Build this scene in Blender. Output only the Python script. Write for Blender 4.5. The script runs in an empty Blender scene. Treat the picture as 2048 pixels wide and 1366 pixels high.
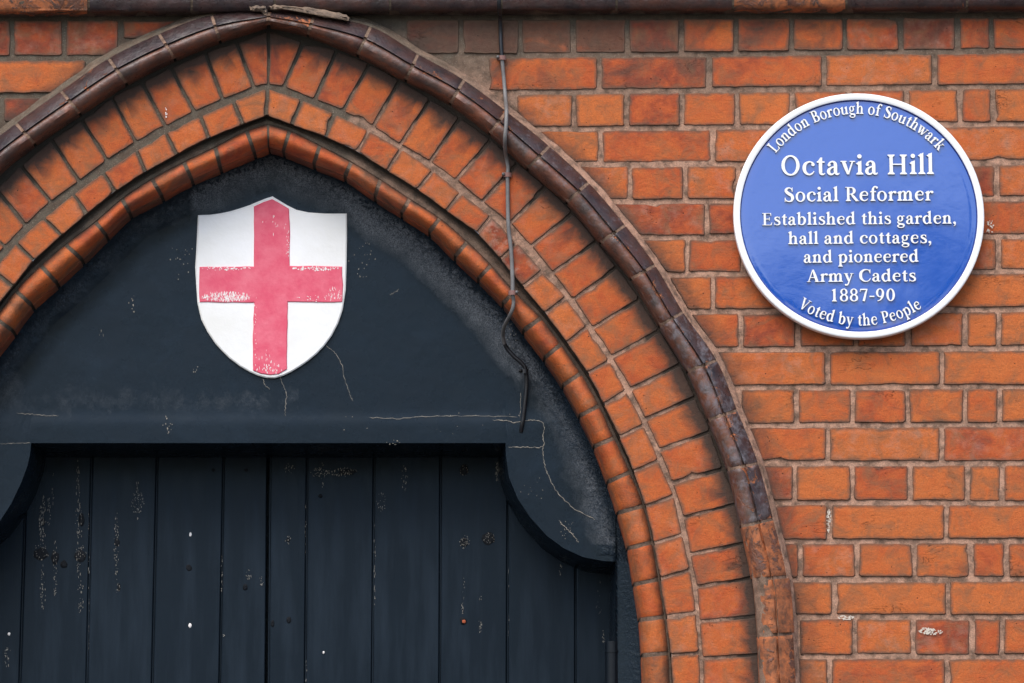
import bpy, bmesh, math, random
import numpy as np
from mathutils import Vector, noise as mnoise
from mathutils.geometry import tessellate_polygon
rnd = random.Random(11)
S = bpy.context.scene
COL = S.collection

# ------------------------------------------------------------------ camera, sky, sun, exposure
FPX = 8590.0; PITCH = math.radians(10.8); DH = 8.438; CZ = 1.6
cam = bpy.data.cameras.new('camera'); camo = bpy.data.objects.new('camera', cam); COL.objects.link(camo)
camo.location = (0, -DH, CZ); camo.rotation_euler = (math.pi/2 + PITCH, 0, 0)
cam.sensor_width = 36; cam.lens = 36*FPX/2048; cam.clip_start = 0.1; cam.clip_end = 400
S.camera = camo
SUN_EL, SUN_AZ = 52, 200          # azimuth clockwise from +Y (behind the camera, a little to the left)
w = bpy.data.worlds.new('World'); S.world = w; w.use_nodes = True
nt = w.node_tree; bgn = nt.nodes['Background']
sky = nt.nodes.new('ShaderNodeTexSky'); sky.sky_type = 'NISHITA'; sky.sun_disc = False
sky.sun_elevation = math.radians(SUN_EL); sky.sun_rotation = math.radians(SUN_AZ)
sky.dust_density = 2.0; sky.air_density = 1.0; sky.ozone_density = 1.0
nt.links.new(sky.outputs[0], bgn.inputs[0]); bgn.inputs[1].default_value = 0.15
sl = bpy.data.lights.new('sun', 'SUN'); sl.energy = 1.3; sl.angle = math.radians(38); sl.color = (1, .965, .91)
so = bpy.data.objects.new('sun', sl); COL.objects.link(so)
az = math.radians(SUN_AZ); el = math.radians(SUN_EL)
dv = Vector((math.sin(az)*math.cos(el), math.cos(az)*math.cos(el), math.sin(el)))
so.rotation_euler = dv.to_track_quat('Z', 'Y').to_euler()
S.view_settings.view_transform = 'Standard'; S.view_settings.look = 'None'
S.view_settings.gamma = 1; S.view_settings.use_curve_mapping = False
S.view_settings.exposure = 0.66

# ------------------------------------------------------------------ geometry helpers
cp, sp_ = math.cos(PITCH), math.sin(PITCH)
def P(u, v, y=0.0):
    """where the traced point (u, v) lies on the vertical plane at depth y (metres)"""
    a, b = u-1024.0, 683.0-v
    dx, dy, dz = a, FPX*cp - b*sp_, FPX*sp_ + b*cp
    t = (y+DH)/dy
    return Vector((dx*t, y, CZ+dz*t))

def empty(name, label, cat, loc, group=None):
    o = bpy.data.objects.new(name, None); COL.objects.link(o); o.location = loc
    o.empty_display_size = .1
    o['label'] = label; o['category'] = cat
    if group: o['group'] = group
    return o

bpy.context.view_layer.update()
def mesh_obj(name, verts, faces, mat, parent=None, smooth=False, attrs=None, kind=None, auto=None):
    me = bpy.data.meshes.new(name)
    off = parent.location if parent is not None and parent.type == 'EMPTY' else None
    if parent is not None and parent.type != 'EMPTY': off = parent['_off'] if '_off' in parent else None
    if off is not None: verts = [(v[0]-off[0], v[1]-off[1], v[2]-off[2]) for v in verts]
    me.from_pydata([tuple(v) for v in verts], [], faces)
    if attrs:
        for k, vals in attrs.items():
            a = me.attributes.new(k, 'FLOAT', 'POINT'); a.data.foreach_set('value', list(map(float, vals)))
    me.materials.append(mat)
    if smooth: me.shade_smooth()
    me.update()
    o = bpy.data.objects.new(name, me); COL.objects.link(o)
    if parent is not None: o.parent = parent
    if auto: me.set_sharp_from_angle(angle=math.radians(auto))
    if kind: o['kind'] = kind
    return o

def cr(p0, p1, p2, p3, t):
    return tuple(.5*((2*b)+(-a+c)*t+(2*a-5*b+4*c-d)*t*t+(-a+3*b-3*c+d)*t**3) for a, b, c, d in zip(p0, p1, p2, p3))
def smooth_line(pts, n=6):
    out = []
    for i in range(len(pts)-1):
        p0 = pts[i-1] if i else tuple(2*a-b for a, b in zip(pts[0], pts[1]))
        p3 = pts[i+2] if i+2 < len(pts) else tuple(2*a-b for a, b in zip(pts[-1], pts[-2]))
        for k in range(n): out.append(cr(p0, pts[i], pts[i+1], p3, k/n))
    out.append(tuple(pts[-1])); return out

def area2(poly):
    return sum(poly[i-1][0]*poly[i][1]-poly[i][0]*poly[i-1][1] for i in range(len(poly)))
def inset(poly, d):
    """poly in pixel space, any winding; moves every vertex inward by d"""
    n = len(poly); s = 1 if area2(poly) > 0 else -1; out = []
    for i in range(n):
        a, b, c = poly[i-1], poly[i], poly[(i+1) % n]
        e1 = (b[0]-a[0], b[1]-a[1]); e2 = (c[0]-b[0], c[1]-b[1])
        l1 = math.hypot(*e1) or 1e-6; l2 = math.hypot(*e2) or 1e-6
        nx = -s*(e1[1]/l1+e2[1]/l2); ny = s*(e1[0]/l1+e2[0]/l2)
        l = math.hypot(nx, ny) or 1e-6
        k = d/max(.55, l/2)
        out.append((b[0]+nx/l*k, b[1]+ny/l*k))
    return out

# ------------------------------------------------------------------ materials
def newmat(name):
    m = bpy.data.materials.new(name); m.use_nodes = True; t = m.node_tree
    return m, t, t.nodes['Principled BSDF']
class NB:
    def __init__(s, t): s.t = t
    def n(s, typ, **k):
        nd = s.t.nodes.new(typ)
        for a, b in k.items(): setattr(nd, a, b)
        return nd
    def l(s, a, b): s.t.links.new(a, b)
    def pos(s): return s.n('ShaderNodeNewGeometry').outputs['Position']
    def scaled(s, vec, sc):
        m = s.n('ShaderNodeVectorMath', operation='MULTIPLY'); s.l(vec, m.inputs[0]); m.inputs[1].default_value = sc; return m.outputs[0]
    def add(s, a, b):
        m = s.n('ShaderNodeVectorMath', operation='ADD'); s.l(a, m.inputs[0]); s.l(b, m.inputs[1]); return m.outputs[0]
    def noise(s, vec, scale, detail=4, rough=.55, dist=0):
        x = s.n('ShaderNodeTexNoise'); x.inputs['Scale'].default_value = scale; x.inputs['Detail'].default_value = detail
        x.inputs['Roughness'].default_value = rough; x.inputs['Distortion'].default_value = dist
        if vec is not None: s.l(vec, x.inputs['Vector'])
        return x.outputs[0]
    def vor(s, vec, scale, feature='F1'):
        x = s.n('ShaderNodeTexVoronoi', feature=feature); x.inputs['Scale'].default_value = scale
        s.l(vec, x.inputs['Vector']); return x.outputs[0]
    def ramp(s, fac, stops, interp='LINEAR'):
        r = s.n('ShaderNodeValToRGB'); r.color_ramp.interpolation = interp
        e = r.color_ramp.elements
        while len(e) < len(stops): e.new(.5)
        for i, (p, c) in enumerate(stops):
            e[i].position = p; e[i].color = (c, c, c, 1) if isinstance(c, (int, float)) else (*c, 1)
        s.l(fac, r.inputs[0]); return r.outputs[0]
    def mix(s, f, a, b, mode='MIX'):
        m = s.n('ShaderNodeMix', data_type='RGBA', blend_type=mode)
        for sock, v in ((m.inputs[0], f), (m.inputs[6], a), (m.inputs[7], b)):
            if isinstance(v, (int, float)): sock.default_value = v if sock == m.inputs[0] else (v, v, v, 1)
            elif isinstance(v, tuple): sock.default_value = (*v, 1)
            else: s.l(v, sock)
        return m.outputs[2]
    def math(s, op, a, b=0.0, clamp=False):
        m = s.n('ShaderNodeMath', operation=op); m.use_clamp = clamp
        for i, v in enumerate((a, b)):
            if isinstance(v, (int, float)): m.inputs[i].default_value = v
            else: s.l(v, m.inputs[i])
        return m.outputs[0]
    def attr(s, name):
        a = s.n('ShaderNodeAttribute'); a.attribute_name = name; return a.outputs['Fac']
    def bump(s, h, strength, dist, prev=None):
        b = s.n('ShaderNodeBump'); b.inputs['Strength'].default_value = strength; b.inputs['Distance'].default_value = dist
        s.l(h, b.inputs['Height'])
        if prev is not None: s.l(prev, b.inputs['Normal'])
        return b.outputs[0]

def mat_brick(name='brick_clay', glaze=False):
    m, t, b = newmat(name); N = NB(t); pos = N.pos()
    oi = N.n('ShaderNodeObjectInfo'); sep = N.n('ShaderNodeSeparateColor'); N.l(oi.outputs['Color'], sep.inputs[0])
    tone, soot, pale = sep.outputs[0], sep.outputs[1], sep.outputs[2]
    rv = N.n('ShaderNodeCombineXYZ'); N.l(oi.outputs['Random'], rv.inputs[0]); N.l(oi.outputs['Random'], rv.inputs[2])
    p = N.add(pos, N.scaled(rv.outputs[0], (37, 0, 53)))
    big = N.noise(p, 14, 4, .6, .6); med = N.noise(p, 60, 5, .6); fine = N.noise(p, 420, 4, .65)
    tn = N.math('ADD', tone, N.math('MULTIPLY', N.math('SUBTRACT', big, .5), 1.35))
    tn = N.math('ADD', tn, N.math('MULTIPLY', N.math('SUBTRACT', med, .5), .55), clamp=True)
    c = N.ramp(tn, [(0, (.60, .160, .040)), (.3, (.58, .136, .034)), (.55, (.51, .102, .029)), (.78, (.31, .062, .028)), (1, (.17, .046, .028))])
    c = N.mix(N.ramp(fine, [(.35, .38), (.62, 0)]), c, (.22, .06, .028))
    gr = N.ramp(N.noise(N.add(p, N.scaled(rv.outputs[0], (11, 0, 7))), 21, 7, .68, .8), [(.47, 0), (.68, .72)])
    c = N.mix(gr, c, N.mix(med, (.125, .068, .036), (.33, .155, .075)))
    # pale dusting (lime bloom)
    bl = N.math('MULTIPLY', N.ramp(N.noise(p, 33, 5, .65), [(.48, 0), (.75, 1)]), pale, clamp=True)
    c = N.mix(bl, c, (.50, .30, .22))
    # soot patches: noise threshold slides with the brick's own soot level
    sn = N.noise(p, 11, 6, .62, .9)
    sf = N.ramp(N.math('ADD', N.math('MULTIPLY', sn, .75), N.math('MULTIPLY', soot, .55)), [(.54, 0), (.72, 1)])
    sootc = N.mix(N.noise(p, 90, 4), (.050, .032, .024), (.135, .090, .062))
    c = N.mix(N.math('MULTIPLY', sf, .84), c, sootc)
    # grime creeping in from the arrises ; end soot includes painted hood shade
    ed = N.attr('edge'); st = N.attr('stain_shade')
    en = N.math('ADD', N.math('MULTIPLY', ed, .5), N.math('MULTIPLY', N.noise(p, 42, 5, .68, .5), .62))
    ef = N.ramp(en, [(.50, 0), (.80, .92)])
    c = N.mix(ef, c, (.13, .082, .056))
    sn2 = N.math('MULTIPLY', N.ramp(N.math('ADD', N.math('MULTIPLY', st, .72), N.math('MULTIPLY', N.noise(p, 24, 6, .65, .7), .62)), [(.55, 0), (.98, .95)]), 1)
    c = N.mix(sn2, c, N.mix(med, (.026, .022, .019), (.085, .060, .046)))
    # pits, white specks, scratches
    pit = N.ramp(N.vor(p, 62), [(.05, 1), (.085, 0)])
    keep = N.ramp(N.noise(p, 25, 2), [(.50, 0), (.56, 1)])
    c = N.mix(N.math('MULTIPLY', pit, keep), c, (.035, .02, .014))
    spk = N.ramp(N.vor(N.add(p, N.scaled(rv.outputs[0], (3, 0, 5))), 95), [(.035, 1), (.06, 0)])
    kp2 = N.ramp(N.noise(p, 18, 2), [(.64, 0), (.67, .6)])
    c = N.mix(N.math('MULTIPLY', spk, kp2), c, (.62, .48, .40))
    # dark creases left from the mould
    cr1 = N.ramp(N.noise(N.scaled(p, (1, 1, 2.4)), 16, 3, .5, 2.5), [(.488, 0), (.5, .8), (.512, 0)])
    c = N.mix(N.math('MULTIPLY', cr1, N.ramp(N.noise(p, 9, 2), [(.64, 0), (.68, .8)])), c, (.10, .042, .022))
    N.l(c, b.inputs['Base Color'])
    rr = N.ramp(med, [(0, .62), (1, .86)]); N.l(rr, b.inputs['Roughness'])
    b.inputs['Specular IOR Level'].default_value = .22
    h = N.math('ADD', N.math('MULTIPLY', med, .9), N.math('MULTIPLY', fine, .35))
    h = N.math('SUBTRACT', h, N.math('MULTIPLY', N.math('MULTIPLY', pit, keep), .8))
    # drag marks and creases
    cz = N.noise(N.scaled(p, (1, 1, 3.2)), 30, 6, .7, 1.5)
    h = N.math('ADD', h, N.math('MULTIPLY', cz, .55))
    h = N.math('ADD', h, N.math('MULTIPLY', N.noise(p, 170, 5, .7), .7))
    crk = N.ramp(N.noise(N.scaled(p, (1, 1, 2.4)), 16, 3, .5, 2.5), [(.485, 0), (.5, 1), (.515, 0)])
    ck = N.ramp(N.noise(p, 9, 2), [(.62, 0), (.66, 1)])
    h = N.math('SUBTRACT', h, N.math('MULTIPLY', N.math('MULTIPLY', crk, ck), .9))
    N.l(N.bump(h, .8, .0022), b.inputs['Normal'])
    return m

def mat_glazed():
    m, t, b = newmat('glazed_brick'); N = NB(t); pos = N.pos()
    oi = N.n('ShaderNodeObjectInfo'); sep = N.n('ShaderNodeSeparateColor'); N.l(oi.outputs['Color'], sep.inputs[0])
    wear, bloom, red = sep.outputs[0], sep.outputs[1], sep.outputs[2]
    rv = N.n('ShaderNodeCombineXYZ'); N.l(oi.outputs['Random'], rv.inputs[0]); N.l(oi.outputs['Random'], rv.inputs[2])
    p = N.add(pos, N.scaled(rv.outputs[0], (31, 0, 47)))
    a = N.noise(p, 22, 5, .6, .6); f = N.noise(p, 150, 5, .65)
    glaze = N.mix(N.ramp(a, [(.35, 0), (.65, 1)]), (.008, .007, .011), (.040, .026, .029))
    redc = N.mix(N.ramp(N.noise(p, 30, 5, .6), [(.35, 0), (.65, 1)]), (.24, .085, .045), (.10, .064, .050))
    low = N.attr('low')
    c = N.mix(N.math('MULTIPLY', N.math('ADD', red, N.math('MULTIPLY', low, .75)), N.ramp(N.noise(p, 17, 4), [(.3, .35), (.6, 1)]), clamp=True), glaze, redc)
    # orange body showing where the face has gone
    ar = N.attr('arris')
    wn = N.math('ADD', N.math('MULTIPLY', N.noise(p, 26, 6, .7, .8), .9), N.math('ADD', N.math('MULTIPLY', wear, .55), N.math('MULTIPLY', ar, .08)))
    wf = N.ramp(wn, [(.68, 0), (.74, 1)])
    oc = N.mix(N.ramp(N.noise(p, 30, 6, .7, .5), [(.34, 0), (.56, 1)]), (.13, .062, .034), N.mix(f, (.30, .085, .032), (.66, .21, .07)))
    c = N.mix(wf, c, oc)
    # pale lichen / lime bloom
    bn = N.ramp(N.math('ADD', N.math('MULTIPLY', N.noise(p, 48, 7, .72, .4), .8), N.math('MULTIPLY', bloom, .38)), [(.60, 0), (.76, .8)])
    c = N.mix(bn, c, N.mix(f, (.12, .11, .12), (.30, .28, .30)))
    dirt = N.ramp(N.noise(p, 70, 5, .7), [(.45, 0), (.75, .6)])
    c = N.mix(dirt, c, (.055, .045, .038))
    N.l(c, b.inputs['Base Color'])
    ro = N.mix(wf, N.ramp(f, [(.3, .22), (.7, .46)]), .85); ro = N.mix(bn, ro, .8)
    N.l(ro, b.inputs['Roughness'])
    h = N.math('ADD', N.math('MULTIPLY', N.noise(p, 45, 6, .6), 1.0), N.math('MULTIPLY', f, .4))
    h = N.math('SUBTRACT', h, N.math('MULTIPLY', wf, .8))
    N.l(N.bump(h, .75, .003), b.inputs['Normal'])
    return m

def mat_mortar():
    m, t, b = newmat('mortar'); N = NB(t); p = N.pos()
    g = N.attr('grey')
    n1 = N.noise(p, 9, 5, .6); f = N.noise(p, 330, 5, .75); md = N.noise(p, 50, 5, .6)
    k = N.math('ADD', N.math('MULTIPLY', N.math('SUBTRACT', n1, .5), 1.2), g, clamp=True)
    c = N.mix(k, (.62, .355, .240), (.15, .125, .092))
    c = N.mix(N.ramp(md, [(.42, 0), (.64, .8)]), c, (.115, .078, .055))
    c = N.mix(N.ramp(f, [(.3, .6), (.6, 0)]), c, (.09, .065, .05))
    c = N.mix(N.ramp(N.vor(p, 260), [(.10, .55), (.2, 0)]), c, (.50, .42, .34))
    so_ = N.attr('stain_shade')
    sf = N.ramp(N.math('ADD', so_, N.math('MULTIPLY', N.noise(p, 26, 5, .65), .5)), [(.42, 0), (.98, .92)])
    c = N.mix(sf, c, (.040, .036, .030))
    N.l(c, b.inputs['Base Color']); b.inputs['Roughness'].default_value = .95
    b.inputs['Specular IOR Level'].default_value = .15
    h = N.math('ADD', N.math('MULTIPLY', f, .6), md)
    N.l(N.bump(h, .9, .0028), b.inputs['Normal'])
    return m

def mat_black(name, plank=False):
    m, t, b = newmat(name); N = NB(t); p = N.pos()
    d = N.attr('sheen_tint')
    a = N.noise(p, 3.2, 5, .6, .4); f = N.noise(p, 420, 5, .75)
    c = N.mix(a, (.0028, .0062, .0110), (.0052, .0105, .0175))
    if plank:
        oi = N.n('ShaderNodeObjectInfo')
        rv = N.n('ShaderNodeCombineXYZ'); N.l(oi.outputs['Random'], rv.inputs[0]); N.l(oi.outputs['Random'], rv.inputs[2])
        q = N.scaled(N.add(p, N.scaled(rv.outputs[0], (9, 0, 13))), (1, 1, .035))
        grain = N.noise(q, 260, 5, .6, .3); st = N.noise(N.scaled(p, (1, 1, .12)), 26, 4, .6)
        c = N.mix(N.ramp(st, [(.45, 0), (.75, .5)]), c, (.022, .034, .050))
        h = N.math('ADD', N.math('MULTIPLY', grain, .55), N.math('MULTIPLY', N.noise(p, 35, 4), .6))
        N.l(N.bump(h, .5, .0010), b.inputs['Normal'])
        N.l(N.ramp(st, [(.3, .36), (.7, .55)]), b.inputs['Roughness']); b.inputs['Specular IOR Level'].default_value = .22; b.inputs['Specular Tint'].default_value = (.72, .88, 1, 1)
    else:
        bl = N.ramp(N.math('MULTIPLY', N.noise(N.scaled(p, (1, 1, .8)), 22, 9, .80, .3), N.math('ADD', d, .25)), [(.20, 0), (.58, .9)])  # reflected sheen painted as a pale tint, broken up by noise
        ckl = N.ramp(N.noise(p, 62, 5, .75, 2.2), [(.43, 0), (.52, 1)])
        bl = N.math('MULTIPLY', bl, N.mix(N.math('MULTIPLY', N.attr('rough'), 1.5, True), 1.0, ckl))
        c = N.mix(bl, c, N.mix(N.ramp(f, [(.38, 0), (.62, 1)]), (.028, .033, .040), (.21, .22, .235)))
        sm = N.ramp(N.noise(p, 5, 6, .65, 1), [(.54, 0), (.78, .35)])
        c = N.mix(sm, c, (.020, .034, .054))
        rg = N.attr('rough')
        h = N.math('ADD', N.math('MULTIPLY', N.noise(p, 26, 5, .55), .35), N.math('MULTIPLY', N.noise(p, 115, 6, .7, .6), N.math('MULTIPLY', rg, 5.5)))
        h = N.math('ADD', h, N.math('MULTIPLY', f, .08))
        N.l(N.bump(h, .6, .0028), b.inputs['Normal'])
        b.inputs['Specular Tint'].default_value = (.75, .9, 1, 1)
        ro = N.ramp(N.noise(p, 18, 5, .6), [(.3, .20), (.7, .36)]); b.inputs['Specular IOR Level'].default_value = .29; ro = N.mix(rg, ro, .15); ro = N.mix(bl, ro, .5)
        N.l(ro, b.inputs['Roughness'])
    N.l(c, b.inputs['Base Color'])
    return m

def mat_plain(name, col, rough=.5, bump=0.0, bscale=60, var=None, vscale=20, spec=.5, coat=0):
    m, t, b = newmat(name); N = NB(t); p = N.pos()
    if var: N.l(N.mix(N.ramp(N.noise(p, vscale, 5, .65), [(.38, 0), (.7, 1)]), col, var), b.inputs['Base Color'])
    else: b.inputs['Base Color'].default_value = (*col, 1)
    b.inputs['Roughness'].default_value = rough; b.inputs['Specular IOR Level'].default_value = spec
    b.inputs['Coat Weight'].default_value = coat; b.inputs['Coat Roughness'].default_value = .05
    if bump: N.l(N.bump(N.noise(p, bscale, 5, .6), .5, bump), b.inputs['Normal'])
    return m

M_BRICK = mat_brick(); M_GLAZE = mat_glazed(); M_MORTAR = mat_mortar()
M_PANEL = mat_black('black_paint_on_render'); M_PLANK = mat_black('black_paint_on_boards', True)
M_WHITE = mat_plain('white_shield_paint', (.93, .93, .92), .42, .0016, 45, (.84, .83, .78), 6)
M_RED = mat_plain('faded_red_paint', (.74, .080, .145), .55, .0016, 110, (.80, .16, .22), 34)
M_CHIP = mat_plain('chip_pale', (.34, .32, .275), .8, 0, var=(.11, .10, .085), vscale=300)
M_CHIPW = mat_plain('chip_white', (.88, .84, .80), .6)
M_CRACK = mat_plain('crack_pale', (.36, .32, .26), .9)
M_DARKSPOT = mat_plain('knot_black', (.0040, .0060, .0090), .65, .004, 160, spec=.2)
M_RIM = mat_plain('enamel_white', (.95, .95, .93), .3, .0004, 14, coat=.3)
M_LETTER = mat_plain('letter_white', (.95, .95, .93), .30)
M_BLUE = mat_plain('enamel_blue', (.006, .085, .46), .08, .0022, 15, coat=1.0)
M_BLUE.node_tree.nodes['Principled BSDF'].inputs['IOR'].default_value = 1.6
M_BLUE.node_tree.nodes['Principled BSDF'].inputs['Coat IOR'].default_value = 1.7
M_BLUE_IN = mat_plain('enamel_blue_edge', (.010, .030, .22), .25)
M_METAL = mat_plain('plaque_back', (.03, .03, .05), .5)
M_CABLE = mat_plain('grey_cable', (.20, .19, .18), .45, .0008, 90, (.11, .10, .095), 30)
M_CABLEB = mat_plain('black_cable', (.010, .010, .012), .38, .0008, 90)
M_CLIP = mat_plain('clip_brown', (.24, .12, .10), .6)
M_PAVE = mat_plain('pavement_stone', (.11, .105, .10), .9, .004, 30, (.075, .075, .07), 3)
M_LIME = mat_plain('lime_stain', (.66, .58, .48), .95, .002, 200)
M_MORTLUMP = mat_plain('mortar_lump', (.26, .18, .125), .95, .006, 120, (.11, .085, .065), 60)

# ------------------------------------------------------------------ traced rings of the arch
APX = 536
def mir(l, start):
    return [((2*APX-o[0], o[1]), (2*APX-i[0], i[1])) for o, i in l[start:]]
def ring(ts): return [((a, b), (c, d)) for a, b, c, d in ts]
OUT_R = ring([(537,75,536,168),(602,97,568,173),(667,115,630,197),(733,140,686,220),(793,172,746,252),(853,210,801,287),(913,247,860,322),(973,290,913,360),(1026,336,966,402),(1083,383,1020,446),(1135,434,1063,492),(1183,490,1107,545),(1223,543,1147,598),(1268,605,1187,655),(1308,668,1225,713),(1348,735,1262,777),(1378,800,1292,838),(1408,868,1320,900),(1433,941,1345,965),(1461,1011,1368,1034),(1478,1088,1382,1108),(1491,1158,1394,1174),(1499,1234,1400,1243),(1504,1311,1406,1316),(1508,1388,1409,1391)])
OUT_L = ring([(537,75,536,168),(477,97,507,173),(415,118,445,198),(348,147,387,222),(290,178,330,252),(230,207,270,283),(170,252,213,320),(110,292,157,362),(50,342,100,403),(0,388,50,450)]) + mir(OUT_R, 10)
IN_R = ring([(535,178,533,229),(603,202,585,248),(669,230,652,273),(736,263,715,303),(800,300,775,340),(865,342,836,378),(921,387,893,420),(980,434,955,465),(1032,486,1002,517),(1083,543,1047,572),(1130,597,1091,625),(1173,655,1135,685),(1217,722,1177,745),(1250,783,1209,808),(1285,850,1240,873),(1315,922,1268,942),(1345,992,1292,1012),(1363,1070,1309,1086),(1378,1140,1322,1157),(1390,1225,1334,1233),(1396,1306,1343,1309),(1400,1385,1347,1387)])
IN_L = ring([(535,178,533,229),(467,205,485,248),(402,235,417,275),(333,267,353,308),(273,303,290,343),(208,348,230,382),(147,390,173,427),(88,438,122,470),(33,487,67,520)]) + mir(IN_R, 9)
ROLL_R = ring([(536,247,537,293),(580,260,567,302),(640,290,628,327),(703,323,690,352),(761,358,750,393),(820,397,803,426),(880,436,859,463),(935,483,910,513),(983,530,957,557),(1030,583,1006,607),(1083,635,1047,661),(1123,688,1089,716),(1163,745,1126,771),(1200,810,1159,832),(1230,875,1188,893),(1262,943,1215,964),(1289,1011,1235,1026),(1306,1084,1255,1097),(1319,1158,1267,1169),(1331,1233,1278,1240),(1339,1306,1283,1311),(1343,1385,1286,1388)])
ROLL_L = ring([(536,247,537,293),(492,260,508,305),(430,293,440,333),(367,323,383,358),(303,357,323,391),(243,397,259,425),(190,443,212,470),(130,488,163,518),(80,530,113,565),(30,580,63,610)]) + mir(ROLL_R, 10)
HOOD_R = ring([(537,20,537,50),(628,32,615,70),(741,53,715,110),(836,108,811,160),(928,160,900,207),(1013,223,979,267),(1098,292,1055,337),(1177,365,1133,405),(1250,450,1200,485),(1310,530,1262,558),(1366,624,1318,652),(1433,720,1374,743),(1474,820,1416,840),(1516,926,1454,939),(1546,1038,1481,1053),(1573,1153,1503,1159),(1584,1267,1513,1271),(1590,1385,1518,1388)])
HOOD_L = ring([(537,20,537,50),(423,30,440,82),(318,68,350,118),(217,117,253,167),(122,182,160,227),(32,247,70,288),(-45,310,-8,352)]) + mir(HOOD_R, 8)

def extend_down(r, zmin=0.0, sign=1):
    """straight jamb below the springing: same wall position, one course lower each time"""
    r = list(r); o, i = r[-1]
    po, pi = P(*o), P(*i); z = po.z
    def proj(x, zz):
        Y, Z = DH, zz-CZ
        f = Y*cp + Z*sp_; uu = -Y*sp_ + Z*cp
        return (1024+FPX*x/f, 683-FPX*uu/f)
    while z > zmin+.08:
        z -= .0775
        r.append((proj(po.x, z), proj(pi.x, z)))
    return r
RINGS = {}
for nm, rr, rl in (('out', OUT_R, OUT_L), ('in', IN_R, IN_L), ('roll', ROLL_R, ROLL_L), ('hood', HOOD_R, HOOD_L)):
    RINGS[nm] = (extend_down(rr), extend_down(rl))

def station(r, t):
    i = min(int(t), len(r)-2); f = t-i
    def g(k, s):
        if k < 0:
            a, b = r[0][s], r[1][s]; return (2*a[0]-b[0], 2*a[1]-b[1])
        if k >= len(r):
            a, b = r[-1][s], r[-2][s]; return (2*a[0]-b[0], 2*a[1]-b[1])
        return r[k][s]
    return (cr(g(i-1, 0), g(i, 0), g(i+1, 0), g(i+2, 0), f), cr(g(i-1, 1), g(i, 1), g(i+1, 1), g(i+2, 1), f))
def lerp(a, b, t): return (a[0]+(b[0]-a[0])*t, a[1]+(b[1]-a[1])*t)
def dense(r, s, n=6):
    return [station(r, k/n)[s] for k in range((len(r)-1)*n+1)]

# whole-arch outlines in pixel space (left foot -> apex -> right foot)
def outline(nm, s, push=0.0):
    R, L = RINGS[nm]
    pts = list(reversed(dense(L, s)))[:-1] + dense(R, s)
    return pts
hood_out = outline('hood', 0); groove = outline('in', 1); hood_in = outline('hood', 1); opening = outline('roll', 1)
def poly_arrays(pts):
    a = np.array(pts, float); return a[:-1], a[1:]
def dist_to(pts, X, Y):
    A, B = poly_arrays(pts); best = np.full(X.shape, 1e9)
    for (ax, ay), (bx, by) in zip(A, B):
        dx, dy = bx-ax, by-ay; L2 = dx*dx+dy*dy+1e-9
        t = np.clip(((X-ax)*dx+(Y-ay)*dy)/L2, 0, 1)
        d = np.hypot(X-ax-t*dx, Y-ay-t*dy); best = np.minimum(best, d)
    return best
def inside(pts, X, Y):
    a = pts + [(pts[-1][0], 6000), (pts[0][0], 6000)]
    c = np.zeros(X.shape, bool); n = len(a)
    for i in range(n):
        x1, y1 = a[i-1]; x2, y2 = a[i]
        if y1 == y2: continue
        m = ((y1 > Y) != (y2 > Y)) & (X < (x2-x1)*(Y-y1)/(y2-y1)+x1)
        c ^= m
    return c
def hoodX(v, side):
    """outer edge of the hood (pixels) at height v, plus the mortar fillet beside it"""
    pts = dense(RINGS['hood'][0 if side > 0 else 1], 0, 5)
    for a, b in zip(pts[:-1], pts[1:]):
        if (a[1]-v)*(b[1]-v) <= 0 and a[1] != b[1]:
            t = (v-a[1])/(b[1]-a[1]); return a[0]+(b[0]-a[0])*t + side*FIL(v)
    return None
def FIL(v): return 13 if v < 700 else 9
hood_cache = {}
def hx(v, side):
    k = (round(v, 1), side)
    if k not in hood_cache: hood_cache[k] = hoodX(v, side)
    return hood_cache[k]

# ------------------------------------------------------------------ brick maker
def rough_outline(corners, step=15, jit=.8, round_=3.0):
    """corners: polygon; every side is split and made uneven, corners knocked off"""
    out = []; n = len(corners)
    for i in range(n):
        a, b = corners[i], corners[(i+1) % n]
        L = math.hypot(b[0]-a[0], b[1]-a[1])
        if L < 1: continue
        dx, dy = (b[0]-a[0])/L, (b[1]-a[1])/L; nx, ny = -dy, dx
        sharp_a = True
        p = corners[i-1]; e = (a[0]-p[0], a[1]-p[1]); le = math.hypot(*e) or 1
        turn = (e[0]*dx+e[1]*dy)/le
        ra = min(rnd.uniform(.4, 1.4)*round_, L*.3) if turn < .8 else 0
        q = corners[(i+2) % n]; e2 = (q[0]-b[0], q[1]-b[1]); l2 = math.hypot(*e2) or 1
        turn2 = (e2[0]*dx+e2[1]*dy)/l2
        rb = min(rnd.uniform(.4, 1.4)*round_, L*.3) if turn2 < .8 else 0
        m = max(1, int(round((L-ra-rb)/step)))
        ph = rnd.random()*10
        for k in range(m+1):
            if k == m and rb == 0: continue
            s = ra+(L-ra-rb)*k/m
            j = mnoise.noise(Vector((s*.02+ph, i*7.3, ph)))*jit*1.6 + rnd.uniform(-.5, .5)*jit
            if rnd.random() < .04: j += rnd.choice((-1, 1))*rnd.uniform(1, 2.4)*0
            out.append((a[0]+dx*s+nx*j, a[1]+dy*s+ny*j))
    return out

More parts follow.
